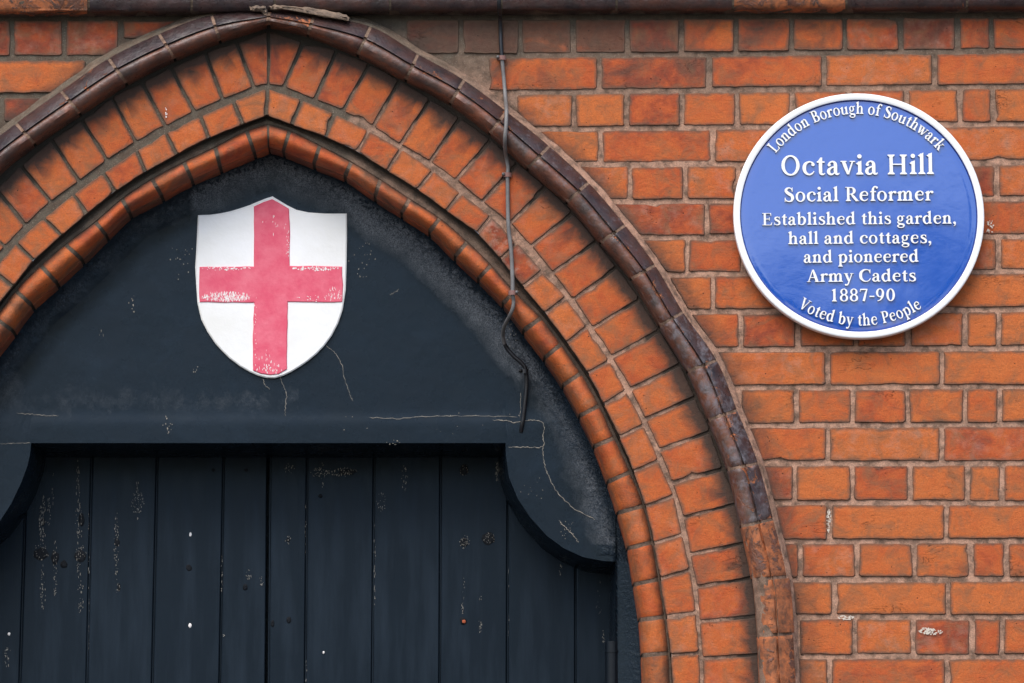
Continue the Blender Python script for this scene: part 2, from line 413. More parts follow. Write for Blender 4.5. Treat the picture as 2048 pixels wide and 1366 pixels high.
def make_brick(corners, parent, tone, soot=0., pale=0., y=0.0, name='brick', depth=.03, stain_shade=None, bevel=1.4, chip=True, mat=None, step=10, jit=.8):
    poly = rough_outline(corners, step, jit)
    if len(poly) < 4: return None
    s = 1 if area2(poly) > 0 else -1
    # random bites out of the arris
    if chip and rnd.random() < .35:
        k = rnd.randrange(len(poly)); cx = sum(p[0] for p in poly)/len(poly); cy = sum(p[1] for p in poly)/len(poly)
        px, py = poly[k]; d = math.hypot(cx-px, cy-py); b_ = rnd.uniform(2, 6)
        for kk, fr in ((k, 1.), ((k+1) % len(poly), rnd.uniform(.3, .8)), (k-1, rnd.uniform(.2, .8)), (k-2, rnd.uniform(0, .3))):
            px, py = poly[kk]; poly[kk] = (px+(cx-px)/d*b_*fr, py+(cy-py)/d*b_*fr)
    w_ = abs(area2(poly))/2/max(1, sum(math.dist(poly[i-1], poly[i]) for i in range(len(poly)))/2)
    ax = (corners[1][0]-corners[0][0], corners[1][1]-corners[0][1]); al = math.hypot(*ax); ax = (ax[0]/al, ax[1]/al); bx_ = (-ax[1], ax[0])
    loc = [(p[0]*ax[0]+p[1]*ax[1], p[0]*bx_[0]+p[1]*bx_[1]) for p in poly]
    m0 = (max(q[0] for q in loc)+min(q[0] for q in loc))/2; m1 = (max(q[1] for q in loc)+min(q[1] for q in loc))/2
    h0 = max(q[0] for q in loc)-m0; h1 = max(q[1] for q in loc)-m1
    def shrink(d):
        k0, k1 = max(.35, 1-d/h0), max(.35, 1-d/h1)
        o = []
        for a_, b_ in loc:
            a2, b2 = m0+(a_-m0)*k0, m1+(b_-m1)*k1
            o.append((a2*ax[0]+b2*bx_[0], a2*ax[1]+b2*bx_[1]))
        return o
    i1 = shrink(min(bevel, w_*.2)); i2 = shrink(min(12, w_*.5))
    tx, tz = rnd.uniform(-.006, .006), rnd.uniform(-.006, .006)
    c0 = P(*poly[0])
    def Q(p, yy):
        q = P(p[0], p[1], yy); q.y += (q.x-c0.x)*tx+(q.z-c0.z)*tz; return q
    yy = y+rnd.uniform(-.0012, .0012)
    n = len(poly); V = []; E = []; ST = []
    for rg, dy, e in ((poly, depth, 1), (poly, .0022, 1), (i1, 0, .85), (i2, -.0004, 0)):
        for p in rg:
            V.append(Q(p, yy+dy)); E.append(e)
            ST.append(stain_shade(p) if stain_shade else 0)
    F = []
    for r in range(3):
        for k in range(n):
            k2 = (k+1) % n; a, b, c, d = r*n+k, r*n+k2, (r+1)*n+k2, (r+1)*n+k
            F.append((a, b, c, d) if s > 0 else (d, c, b, a))
    cap = list(range(3*n, 4*n))
    F.append(cap if s > 0 else cap[::-1])
    o = mesh_obj(name, V, F, mat or M_BRICK, parent, attrs={'edge': E, 'stain_shade': ST})
    o.color = (tone, soot, pale, 1)
    return o

class Stuff:
    def __init__(s): s.V = []; s.F = []; s.E = []
    def brick(s, corners, y=0, depth=.03):
        i1 = inset(corners, 2.5); b = len(s.V); n = len(corners)
        for rg, dy, e in ((corners, depth, 1), (corners, .002, 1), (i1, 0, .3)):
            for p in rg: s.V.append(P(p[0], p[1], y+dy)); s.E.append(e)
        w = 1 if area2(corners) > 0 else -1
        for r in range(2):
            for k in range(n):
                k2 = (k+1) % n; q = (b+r*n+k, b+r*n+k2, b+(r+1)*n+k2, b+(r+1)*n+k)
                s.F.append(q if w > 0 else q[::-1])
        cap = tuple(range(b+2*n, b+3*n)); s.F.append(cap if w > 0 else cap[::-1])
    def done(s, name, parent):
        if not s.V: return
        o = mesh_obj(name, s.V, s.F, M_BRICK, parent, attrs={'edge': s.E, 'stain_shade': [0]*len(s.V)}, kind='stuff')
        o.color = (.45, .15, 0, 1); return o

def visible(corners, m=12):
    xs = [c[0] for c in corners]; ys = [c[1] for c in corners]
    return max(xs) > -m and min(xs) < 2048+m and max(ys) > -m and min(ys) < 1366+m

# ------------------------------------------------------------------ ground
g = mesh_obj('pavement', [(-40, -60, 0), (40, -60, 0), (40, 1, 0), (-40, 1, 0)], [(0, 1, 2, 3)], M_PAVE, kind='structure')

# ------------------------------------------------------------------ WALL
WALL = empty('brick_wall', 'orange red brick wall in English bond around the pointed arch', 'wall', (0.7, 0, 0))
JR = [(34,30),(110,101),(183,172),(257,247),(329,325),(403,397),(475,473),(550,543),(625,619),(700,696),(776,773),(852,849),(926,926),(1004,1006),(1083,1081),(1160,1158),(1235,1233),(1313,1313),(1391,1391)]
while JR[-1][0] < 4060: JR.append((JR[-1][0]+77.5, JR[-1][1]+77.5))
def J(k, x):
    l, r = JR[k]; sl_ = (r-l)/848
    return l+(x-1200)*(sl_ if x > 1200 else sl_*.5)
VJ = {0: [923,1041,1146,1256,1363,1472,1583,1689,1801,1914,1983,2100], 1: [973,1198,1418,1648,1868,2098], 2: [1030,1148,1253,1363,1474,1584,1698,1813,1921,1986,2100],
 3: [1201,1426,1660,1880,2110], 4: [1260,1370,1476,1585,1697,1810,1920,1994,2108], 5: [1414,1650,1880,2110], 6: [1374,1486,1595,1705,1815,1925,1996,2110],
 7: [1426,1660,1885,2115], 8: [1481,1596,1711,1816,1930,1998,2112], 9: [1655,1883,2115], 10: [1593,1706,1815,1930,2000,2115], 11: [1656,1883,2115],
 12: [1589,1704,1820,1935,2004,2120], 13: [1659,1892,2120], 14: [1714,1829,1942,2012,2125], 15: [1668,1896,2125], 16: [1709,1827,1944,2004,2120], 17: [1659,1893,2120]}
VJL = {0: [128, 23, -90], 1: [175, -55], 2: [3, -110]}
stuff = Stuff()
# per-brick overrides: (row, index of left joint rounded) -> tone, soot
def wall_tone(row, x):
    t = rnd.choice((-.04, .06, .16, .25, .34, .40, .48, .60, .74))+rnd.uniform(-.06, .06)
    s = .02
    s = rnd.choice((.0, .0, .05, .12, .24))
    if row > 6: t -= .04
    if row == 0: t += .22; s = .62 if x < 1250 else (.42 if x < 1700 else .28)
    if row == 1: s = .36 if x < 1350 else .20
    if row == 1 and x < 200: t, s = .12, .05
    if row == 0 and x < 400: t, s = .80, .22
    if row == 2 and x < 400: t, s = .85, .4
    if row in (2, 3) and x > 900: s = .16
    return t, s
def stain_wall(p):
    X = hx(max(30, p[1]), 1) if p[0] > 536 else hx(max(30, p[1]), -1)
    if X is None: return 0
    d = abs(p[0]-X); return max(0., 1-d/90)*.8
nb = 0
for row in range(len(JR)-1):
    rows_v = lambda x, f: J(row, x)+(J(row+1, x)-J(row, x))*f
    for side in (1, -1):
        if side > 0:
            js = list(VJ.get(row, []))
            if not js:
                js = [VJ[16][k] for k in range(5)] if row % 2 == 0 else [1659, 1893, 2120]
            stp = 229 if row % 2 else 114
            while js[-1] < 2700: js.append(js[-1]+stp)
            while js[0] > 560 and (hx(min(J(row+1, js[0]), 4000), 1) or 600) < js[0]: js.insert(0, js[0]-stp)
        else:
            js = sorted(VJL.get(row, [ -60-(57 if row % 2 else 0)]))
            stp = 229 if row % 2 else 114
            while js[0] > -1150: js.insert(0, js[0]-stp)
            lim = hx(min(J(row, 0)+8, 4000), -1)
            lim = lim if lim is not None else 420
            while js[-1] < lim: js.append(js[-1]+stp)
        for a, b in zip(js[:-1], js[1:]):
            hg = rnd.uniform(3.8, 5.6)
            x0, x1 = a+hg, b-rnd.uniform(3.8, 5.6)
            vt = rnd.uniform(4.6, 6.2); vb = rnd.uniform(4.2, 5.6)
            L, R = [], []
            for f in (0, .25, .5, .75, 1):
                va = J(row, a)+vt; vb_ = J(row+1, a)-vb; v = va+(vb_-va)*f
                X = hx(v, side)
                if X is None:
                    xa, xb = x0, x1
                    if v > 60: X = None
                    if v <= 60:   # above the apex: the hood fills 500..600
                        if side > 0: xa = max(xa, 700)
                        else: xb = min(xb, 400)
                elif side > 0: xa, xb = max(x0, X), x1
                else: xa, xb = x0, min(x1, X)
                if xb-xa < 3: continue
                dv_ = lambda x: (J(row, x)-J(row, a))
                L.append((xa, v+dv_(xa))); R.append((xb, v+dv_(xb)))
            if len(L) < 2: continue
            poly = L+R[::-1]
            # drop colinear middle points of straight sides
            def simp(pl):
                o = []
                for i in range(len(pl)):
                    p, q, r_ = pl[i-1], pl[i], pl[(i+1) % len(pl)]
                    cr_ = (q[0]-p[0])*(r_[1]-q[1])-(q[1]-p[1])*(r_[0]-q[0])
                    if abs(cr_) > 2: o.append(q)
                return o
            poly = simp(poly)
            if len(poly) < 3 or abs(area2(poly)) < 400: continue
            if visible(poly):
                t, s_ = wall_tone(row, (a+b)/2)
                make_brick(poly, WALL, t, s_, rnd.choice((0, 0, 0, .35)), stain_shade=stain_wall, jit=1.1); nb += 1
            else: stuff.brick(poly)
# courses above the string course
for k in range(5):
    v0 = -150-k*76
    x = -1100+(57 if k % 2 else 0)
    stp = 229 if k % 2 else 114
    while x < 2700:
        stuff.brick([(x+5, v0+5), (x+stp-5, v0+5), (x+stp-5, v0+71), (x+5, v0+71)]); x += stp
stuff.done('brick_courses', WALL)

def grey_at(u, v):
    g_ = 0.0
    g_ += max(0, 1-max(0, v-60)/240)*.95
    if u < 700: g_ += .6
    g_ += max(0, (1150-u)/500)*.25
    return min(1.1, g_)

# mortar bed of the wall
def mortar_grid(u0, u1, v0, v1, st_, keep, y0, amp, parent, name, grey, stain_shade):
    us = np.arange(u0, u1+st_, st_); vs = np.arange(v0, v1+st_, st_)
    U, Vv = np.meshgrid(us, vs); K = keep(U, Vv)
    idx = -np.ones(U.shape, int); verts = []; G = []; SS = []
    cell = K
    use = np.zeros(U.shape, bool)
    use[:-1, :-1] |= cell[:-1, :-1]; use[1:, :-1] |= cell[:-1, :-1]; use[:-1, 1:] |= cell[:-1, :-1]; use[1:, 1:] |= cell[:-1, :-1]
    SD = stain_shade(U, Vv)
    for j, i in zip(*np.nonzero(use)):
        u, v = U[j, i], Vv[j, i]; idx[j, i] = len(verts)
        nz = mnoise.noise(Vector((u*.035, v*.06, 3)))*.6+mnoise.noise(Vector((u*.13, v*.13, 9)))*.6
        verts.append(P(u, v, y0+amp*nz)); G.append(grey(u, v)); SS.append(SD[j, i])
    faces = []
    for j, i in zip(*np.nonzero(cell[:-1, :-1])):
        faces.append((idx[j+1, i], idx[j+1, i+1], idx[j, i+1], idx[j, i]))
    return mesh_obj(name, verts, faces, M_MORTAR, parent, smooth=True, attrs={'grey': G, 'stain_shade': SS})
hood_mid = [lerp(a, b, .5) for a, b in zip(outline('hood', 0), outline('hood', 1))]
def keep_wall(U, V): return ~inside(hood_mid, U+3, V+3)
def stain_m(U, V):
    d = dist_to(hood_out, U, V); return np.clip(1-d/45, 0, 1)*.35 + np.clip(1-(V-30)/60, 0, 1)*.5
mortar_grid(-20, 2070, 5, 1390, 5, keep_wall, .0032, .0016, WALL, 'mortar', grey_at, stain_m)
def keep_far(U, V): return ~inside(hood_mid, U+20, V+20) & ~((U > -30) & (U < 2040) & (V > -10) & (V < 1360))
mortar_grid(-1150, 2700, -560, 4060, 40, keep_far, .006, .0, WALL, 'mortar_beyond', grey_at, lambda U, V: np.zeros(U.shape))

# ------------------------------------------------------------------ ARCH RINGS
ARCH = empty('brick_arch', 'pointed brick arch of two radial rings with rounded inner edge over the black gate', 'arch', (0.25, 0, 0))
def ring_bricks(nm, gap, in_o, in_i, tonef, stain_shade_end):
    st_ = Stuff()
    for si, r in enumerate(RINGS[nm]):
        for k in range(len(r)-1):
            o0, i0 = r[k]; o1, i1 = r[k+1]
            L = (math.dist(o0, o1)+math.dist(i0, i1))/2
            g_ = gap/L; t0, t1 = k+g_*rnd.uniform(.85, 1.2), k+1-g_*rnd.uniform(.85, 1.2)
            if k == 0: t0 = .05
            W_ = math.dist(o0, i0)
            eo, ei = in_o/W_, in_i/W_
            oo, ii = [], []
            for t in (t0, (t0+t1)/2, t1):
                a, b = station(r, t); oo.append(lerp(a, b, eo)); ii.append(lerp(a, b, 1-ei))
            poly = oo+ii[::-1]
            if visible(poly):
                t_, s_, p_ = tonef(si, k)
                def stn(p, a=r[k][0], b=r[k][1], a2=r[k+1][0], b2=0):
                    m = lerp(a, a2, .5); nx, ny = b[0]-a[0], b[1]-a[1]; l2 = nx*nx+ny*ny
                    f = ((p[0]-m[0])*nx+(p[1]-m[1])*ny)/l2
                    return max(0., 1-f/stain_shade_end)*.95 if stain_shade_end > 0 else 0  # sooty outer ends, darkened further to carry the hood's shade
                make_brick(poly, ARCH, t_, s_, p_, stain_shade=stn, jit=.9)
            else: st_.brick([oo[0], oo[2], ii[2], ii[0]])
    st_.done('arch_brick_courses', ARCH)
def tone_out(si, k):
    t = rnd.uniform(.22, .55); s_ = rnd.choice((.0, .06, .12))
    if k < 9: t += .06; s_ += .06
    return t, s_, rnd.choice((0, .2))
ring_bricks('out', 2.7, -13, -.6, tone_out, .40)
def tone_in(si, k):
    t = rnd.uniform(.08, .48)
    if si == 0 and k == 0: t = -.15
    if si == 0 and k in (7, 8): return .75, .15, 1.0
    return t, rnd.choice((0, 0, .08)), rnd.choice((0, .25))
ring_bricks('in', 2.5, -1.2, -1.5, tone_in, 0)

# mortar bed of the arch, from the groove out to beneath the hood
def strip_bed(name, f_in, f_out, nin, y_in, y_out, n_along=9, cols=16, stain_shade=None, amp=.0014):
    for si in (0, 1):
        ri = RINGS[nin][si]
        rin = dense(ri, f_in, n_along)
        hood = np.array(dense(RINGS['hood'][si], 0, 14))
        verts = []; G = []; SS = []; faces = []
        for a, p in enumerate(rin):
            d = np.hypot(hood[:, 0]-p[0], hood[:, 1]-p[1])
            # outward normal of the inner line
            q0 = rin[max(0, a-2)]; q1 = rin[min(len(rin)-1, a+2)]
            tx, ty = q1[0]-q0[0], q1[1]-q0[1]; l = math.hypot(tx, ty)
            nx, ny = (ty/l, -tx/l) if si == 0 else (-ty/l, tx/l)
            if a == 0: nx, ny = 0, -1
            elif a < 12: 
                w = a/12; nx, ny = nx*w, ny*w-(1-w); l = math.hypot(nx, ny); nx /= l; ny /= l
            W_ = 185+ (25 if p[1] > 500 else 0)
            for c in range(cols+1):
                f = c/cols; u, v = p[0]+nx*W_*f, p[1]+ny*W_*f
                nz = mnoise.noise(Vector((u*.05, v*.05, 5)))
                verts.append(P(u, v, y_in+(y_out-y_in)*f+amp*nz))
                G.append(grey_at(u, v)); SS.append(max(.22, min(1.2, (1-abs(f-.78)/.26)*1.6)))  # soot beneath the hood, with the hood's shade added to the mortar colour
        n = cols+1
        for a in range(len(rin)-1):
            for c in range(cols):
                q = (a*n+c, (a+1)*n+c, (a+1)*n+c+1, a*n+c+1)
                faces.append(q if si == 0 else q[::-1])
        mesh_obj(name, verts, faces, M_MORTAR, ARCH, smooth=True, attrs={'grey': G, 'stain_shade': SS})
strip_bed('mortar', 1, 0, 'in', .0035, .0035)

# rounded brick edge (roll), set back in a groove; its soffit bricks behind
def sweep_brick(r, t0, t1, prof, parent, name, mat, ns=5, extra=None, attrs_f=None, col=(.3, .1, 0), jit=0.0, end_back=True):
    """prof: list of (w, y) across the station from outer (0) to inner (1); extra: depths that continue the inner edge straight back"""
    V = []; AT = {k: [] for k in (attrs_f or {})}
    rows = len(prof)+(len(extra) if extra else 0)
    ph = rnd.random()*50
    ts = [t0, t0+.04*(t1-t0)] + [t0+(t1-t0)*k/ns for k in range(1, ns)] + [t1-.04*(t1-t0), t1]
    for ti, t in enumerate(ts):
        a, b = station(r, t); endf = 1 if ti in (0, len(ts)-1) else 0
        last = None
        for j, (w_, y) in enumerate(prof):
            q = lerp(a, b, w_)
            yy = y + (.0016 if endf else 0) + jit*mnoise.noise(Vector((t*6+ph, j*1.7, ph)))
            last = P(q[0], q[1], yy); V.append(last)
            for k in AT: AT[k].append(attrs_f[k](w_, endf, j))
        if extra:
            for y in extra:
                V.append(Vector((last.x, y, last.z)))
                for k in AT: AT[k].append(attrs_f[k](1, endf, len(prof)))
    F = []; m = len(ts)
    for i in range(m-1):
        for j in range(rows-1):
            F.append((i*rows+j, (i+1)*rows+j, (i+1)*rows+j+1, i*rows+j+1))
    F.append(tuple(range(rows-1, -1, -1))); F.append(tuple(range((m-1)*rows, m*rows)))
    # winding: face the viewer
    a, b, c = V[F[0][0]], V[F[0][1]], V[F[0][2]]
    f = F[(rows-1)*2+1] if len(F) > rows*2 else F[0]
    nrm = (V[f[1]]-V[f[0]]).cross(V[f[2]]-V[f[1]])
    if nrm.y > 0: F = [tuple(reversed(x)) for x in F]
    o = mesh_obj(name, V, F, mat, parent, smooth=True, attrs=AT, auto=(38 if name == 'moulded_brick' else 72))
    o.color = (*col, 1); return o

ROLLP = [(0, .030), (.01, .0225), (.06, .0190), (.14, .0145), (.24, .0100), (.36, .0068), (.48, .006), (.60, .0082), (.72, .0138), (.83, .0225), (.92, .0330), (1.0, .046)]
ROLLX = [.052]
af = {'edge': lambda w_, e, j: 1. if e else (.55 if (w_ < .1 or w_ > .85) else .15), 'stain_shade': lambda w_, e, j: max(.10, .95-w_*2.2)}
for si, r in enumerate(RINGS['roll']):
    for k in range(len(r)-1):
        L = math.dist(r[k][0], r[k+1][0]); g_ = 3.4/L
        t0, t1 = k+g_, k+1-g_
        if k == 0: t0 = .05
        poly = [r[k][0], r[k][1], r[k+1][1], r[k+1][0]]
        if not visible(poly, 60):
            if k % 8 or k+8 > len(r): pass
            # the unseen jamb below: whole runs of the rounded edge
            sweep_brick(r, t0, t1, [ROLLP[0], ROLLP[2], ROLLP[6], ROLLP[9], ROLLP[11]], ARCH, 'rounded_brick', M_BRICK, 1, [.052], af, (.4, .1, 0)) if r[k][1][1] < 1700 else None
            continue
        tn = rnd.uniform(.12, .50) + (.12 if r[k][0][1] < 420 else 0)
        sweep_brick(r, t0, t1, ROLLP, ARCH, 'rounded_brick', M_BRICK, 5, ROLLX, af, (tn, rnd.choice((.06, .18, .30, .40)), rnd.choice((0, .2))), .0006)
        # soffit brick behind
        V = []; F = []; rows = 0
        ys = (.056, .058, .095, .125)
        for ti in range(5):
            t = t0+(t1-t0)*ti/4; a, b = station(r, t); q = P(b[0], b[1], .046)
            nrm = P(a[0], a[1], .046)-q; nrm.normalize()
            for j, y in enumerate(ys):
                q2 = q + nrm*(.0012 if j == 0 else -.0006)
                V.append(Vector((q2.x, y, q2.z)))
        for i in range(4):
            for j in range(3):
                f = (i*4+j, (i+1)*4+j, (i+1)*4+j+1, i*4+j+1); F.append(f if si == 0 else f[::-1])
        o = mesh_obj('soffit_brick', V, F, M_BRICK, ARCH, attrs={'edge': [.7 if (i % 4 in (0, 3) or i < 4 or i >= 16) else .1 for i in range(20)], 'stain_shade': [.5 if i % 4 > 1 else .2 for i in range(20)]})
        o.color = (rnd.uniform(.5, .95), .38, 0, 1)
# mortar lining of groove and soffit
for si, (ri, rr) in enumerate(zip(RINGS['in'], RINGS['roll'])):
    V = []; G = []; SS = []; F = []
    a_ = dense(ri, 1, 6); N_ = 260
    def resample(pts, n):
        arr = np.array(pts); s = np.concatenate([[0], np.cumsum(np.hypot(*np.diff(arr, axis=0).T))]); q = np.linspace(0, s[-1], n)
        return np.stack([np.interp(q, s, arr[:, 0]), np.interp(q, s, arr[:, 1])], 1)
    gi = resample(a_, N_); ro = resample(dense(rr, 0, 6), N_); rin_ = resample(dense(rr, 1, 6), N_)
    for i in range(N_):
        g0 = P(gi[i][0], gi[i][1], .003)
        nb_ = [g0, Vector((g0.x, .0235, g0.z))]
        q = lerp(tuple(gi[i]), tuple(ro[i]), .75)
        j_ = .0015*mnoise.noise(Vector((i*.4, 2, 1)))
        nb_.append(P(*lerp(tuple(gi[i]), tuple(ro[i]), .4), .0235+j_)); nb_.append(P(*lerp(tuple(gi[i]), tuple(ro[i]), .7), .0175+j_)); nb_.append(P(ro[i][0], ro[i][1], .0180+j_)); 
        for w_, yy_ in ((.06, .0205), (.14, .0162), (.3, .0100), (.48, .0078), (.6, .0100), (.72, .0156), (.83, .0243), (.92, .0348)):
            q = lerp(tuple(ro[i]), tuple(rin_[i]), w_); nb_.append(P(q[0], q[1], yy_+j_*.6))
        q = P(rin_[i][0], rin_[i][1], .050)
        w_ = P(ro[i][0], ro[i][1], .05)-q; w_.normalize(); q += w_*.0014
        nb_.append(q); nb_.append(Vector((q.x, .14, q.z)))
        V += nb_; n = len(nb_)
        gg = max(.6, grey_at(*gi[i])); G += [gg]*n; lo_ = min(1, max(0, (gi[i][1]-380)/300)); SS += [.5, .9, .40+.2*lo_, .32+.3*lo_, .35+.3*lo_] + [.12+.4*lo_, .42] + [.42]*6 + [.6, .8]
    for i in range(N_-1):
        for j in range(n-1):
            f = (i*n+j, (i+1)*n+j, (i+1)*n+j+1, i*n+j+1); F.append(f[::-1] if si == 0 else f)
    F = [f[::-1] for f in F]
    mesh_obj('groove_mortar', V, F, M_MORTAR, ARCH, smooth=True, attrs={'grey': G, 'stain_shade': SS}, auto=40)

# ------------------------------------------------------------------ HOOD MOULD
HOOD = empty('hood_mould', 'dark glazed brick moulding projecting over the pointed arch', 'moulding', (0.25, -.02, 2.6))
HOODP = [(0, .004), (.0, -.022), (.02, -.0265), (.20, -.0375), (.38, -.0490), (.415, -.0500), (.425, -.0435), (.455, -.0440), (.49, -.0485), (.58, -.0510), (.70, -.0500), (.83, -.0440), (.93, -.0340), (1.0, -.020)]
HOODX = [.004]
ah = {'arris': lambda w_, e, j: 1. if (.35 < w_ < .5 or e) else 0., 'low': lambda w_, e, j: 1. if w_ > .46 else 0.}
for si, r in enumerate(RINGS['hood']):
    for k in range(len(r)-1):
        if k > 24 and k % 1: continue
        poly = [r[k][0], r[k][1], r[k+1][1], r[k+1][0]]
        vis = visible(poly, 80)
        if not vis and r[k][0][1] > 1800: continue
        L = math.dist(r[k][0], r[k+1][0]); g_ = 3.2/L
        t0, t1 = k+g_, k+1-g_
        if k == 0: t0 = .045
        wear, bloom, red = rnd.uniform(.04, .20), rnd.uniform(.0, .26), rnd.uniform(.05, .3)
        if si == 0:
            if 3 <= k <= 5: red = .30
            if 5 <= k <= 11: bloom = .40; red = .3
            if k in (8, 9): wear = .26
            if k == 0: wear = .34
            if k in (8, 9): wear = .18
            if k >= 8: red = .28
            if k in (10, 11, 12, 13): bloom = .58; wear = .10+.05*(k-9)
            if k == 14: wear, red, bloom = .50, 1., .0
            if k == 15: wear, red, bloom = .64, 1., .0
            if k >= 16: wear, red, bloom = .58, 1., .1
        else:
            if k in (1, 2, 3): bloom = .18
            if k == 4: wear = .12
        jt = .0018 if wear < .35 else .0060
        rr_ = r
        if si == 0 and k >= 14:
            sh_ = {14: 0, 15: 5, 16: 2}.get(k, 0); rr_ = [((o_[0]+sh_, o_[1]), (i_[0]+sh_*.4, i_[1])) for o_, i_ in r]
        sweep_brick(rr_, t0, t1, HOODP, HOOD, 'moulded_brick', M_GLAZE, 6 if wear < .3 else 12, HOODX, ah, (wear, bloom, red), jt)
# joint mortar inside the hood
for si, r in enumerate(RINGS['hood']):
    V = []; F = []; G = []; SS = []
    n = None; cnt = 0
    kmax = len(r)-1
    for a in range(kmax*5+1):
        t = a/5; o_, i_ = station(r, t)
        row = [P(*lerp(o_, i_, w_), y) for w_, y in ((0.01, .004), (.01, -.018), (.05, -.0250), (.2, -.0345), (.37, -.0455), (.41, -.0415), (.45, -.0415), (.58, -.0488), (.70, -.0480), (.82, -.0420), (.94, -.032), (.985, -.020), (.985, .004))]
        n = len(row); V += row; G += [.55]*n; SS += [.2]*n; cnt += 1
        if o_[1] > 1800: break
    for i in range(cnt-1):
        for j in range(n-1):
            f = (i*n+j, (i+1)*n+j, (i+1)*n+j+1, i*n+j+1); F.append(f if si else f[::-1])
    F = [f[::-1] for f in F]
    mesh_obj('mortar', V, F, M_MORTAR, HOOD, smooth=True, attrs={'grey': G, 'stain_shade': SS}, auto=40)
# weathered mortar flaunching: along the outer edge, thick at the apex
for si, r in enumerate(RINGS['hood']):
    V = []; F = []; G = []; SS = []; cnt = 0
    pts = dense(r, 0, 10)
    for a, p in enumerate(pts):
        if p[1] > 1600: break
        q0 = pts[max(0, a-1)]; q1 = pts[min(len(pts)-1, a+1)]
        tx, ty = q1[0]-q0[0], q1[1]-q0[1]; l = math.hypot(tx, ty)
        nx, ny = (ty/l, -tx/l) if si == 0 else (-ty/l, tx/l)
        wob = 2.2*mnoise.noise(Vector((a*.35, si*9, 4)))
        wd = 11+wob
        for f, y in ((-.10, -.021), (.12, -.020+.002*wob/2), (.5, -.010), (.85, -.004), (1.15, .006)):
            V.append(P(p[0]+nx*wd*f, p[1]+ny*wd*f, y)); G.append(grey_at(*p)*.8+.1); SS.append(.15)
        cnt += 1
    for i in range(cnt-1):
        for j in range(4):
            f = (i*5+j, (i+1)*5+j, (i+1)*5+j+1, i*5+j+1); F.append(f if si == 0 else f[::-1])
    mesh_obj('mortar_fillet', V, F, M_MORTAR, HOOD, smooth=True, attrs={'grey': G, 'stain_shade': SS})
# lumpy mortar cap over the apex
def lump(name, outline_px, y0, y1, mat, parent, n=14, rough=.002):
    pl = outline_px; i1 = inset(pl, 2.5); i2 = inset(pl, 6)
    V = []; m = len(pl)
    for rg, y in ((pl, y0), (pl, y1+.005), (i1, y1+.001), (i2, y1)):
        for p in rg: V.append(P(p[0], p[1], y+rough*mnoise.noise(Vector((p[0]*.2, p[1]*.2, 1)))))
    s = 1 if area2(pl) > 0 else -1; F = []
    for rr_ in range(3):
        for k in range(m):
            k2 = (k+1) % m; q = (rr_*m+k, rr_*m+k2, (rr_+1)*m+k2, (rr_+1)*m+k); F.append(q if s > 0 else q[::-1])
    c = tuple(range(3*m, 4*m)); F.append(c if s > 0 else c[::-1])
    return mesh_obj(name, V, F, mat, parent, smooth=True, auto=45)
wob_ = lambda l: [(a+rnd.uniform(-1.2, 1.2), b+rnd.uniform(-1.3, 1.3)) for a, b in l]
capl = wob_(smooth_line([(500,14),(512,10),(524,12),(533,11),(534,24),(531,34),(524,25),(512,24),(502,21),(500,14)], 3)[:-1])
capr = wob_(smooth_line([(537,11),(560,9),(600,12),(640,18),(680,26),(698,34),(690,41),(650,35),(625,29),(600,23),(570,20),(545,21),(537,11)], 4)[:-1])
lump('mortar_cap', capl, -.020, -.0470, M_MORTLUMP, HOOD, rough=.006)
lump('mortar_cap', capr, -.010, -.0455, M_MORTLUMP, HOOD, rough=.006)

# ------------------------------------------------------------------ STRING COURSE
STR = empty('string_course', 'dark rounded brick ledge running along above the arch', 'ledge', (0.0, -.03, 3.9))
sj = [-1150,-950,-750,-560,-370,-190,-12,177,383,549,780,1003,1233,1466,1693,1934,2160,2390,2620]
def sv(u): return 22-(u-0)*.0040   # lower front edge
PR = [(12, .004), (7, -.018), (3, -.032), (-1, -.0385), (-7, -.043), (-18, -.0465), (-34, -.047), (-60, -.044), (-84, -.035), (-100, -.018), (-106, .004)]
for a, b in zip(sj[:-1], sj[1:]):
    x0, x1 = a+2.5, b-2.5; V = []; AR = []; LO = []
    ns = 10; ph = rnd.random()*40
    orange = a in (-12, 1466)
    for i in range(ns+1):
        u = x0+(x1-x0)*i/ns
        for j, (dv_, y) in enumerate(PR):
            yy = y + (.003*mnoise.noise(Vector((i*.8+ph, j*.9, ph))) if not orange else .008*mnoise.noise(Vector((i*.9+ph, j*1.1, ph)))) + (.002 if i in (0, ns) else 0)
            if j in (0, len(PR)-1): yy = y
            V.append(P(u, sv(u)+dv_+1.2*mnoise.noise(Vector((i*.7+ph, 3, 3))), yy)); AR.append(1 if i in (0, ns) or j in (3,) else 0); LO.append(.2)
    n = len(PR); F = []
    for i in range(ns):
        for j in range(n-1): F.append((i*n+j, (i+1)*n+j, (i+1)*n+j+1, i*n+j+1))
    F.append(tuple(range(n-1, -1, -1))); F.append(tuple(range(ns*n, ns*n+n)))
    o = mesh_obj('moulded_brick', V, F, M_GLAZE, STR, smooth=True, attrs={'arris': AR, 'low': LO}, auto=50)
    o.color = (.50 if orange else rnd.uniform(.0, .12), rnd.uniform(0, .12), .9 if orange else rnd.uniform(.0, .25), 1)
V = []; F = []; n = len(PR)
for i, u in enumerate((-1150, 2620)):
    for dv_, y in PR: V.append(P(u, sv(u)+dv_+.5, y*.93+.0015))
for j in range(n-1): F.append((j, n+j, n+j+1, j+1))
mesh_obj('mortar', V, F, M_MORTAR, STR, attrs={'grey': [.9]*len(V), 'stain_shade': [.4]*len(V)})

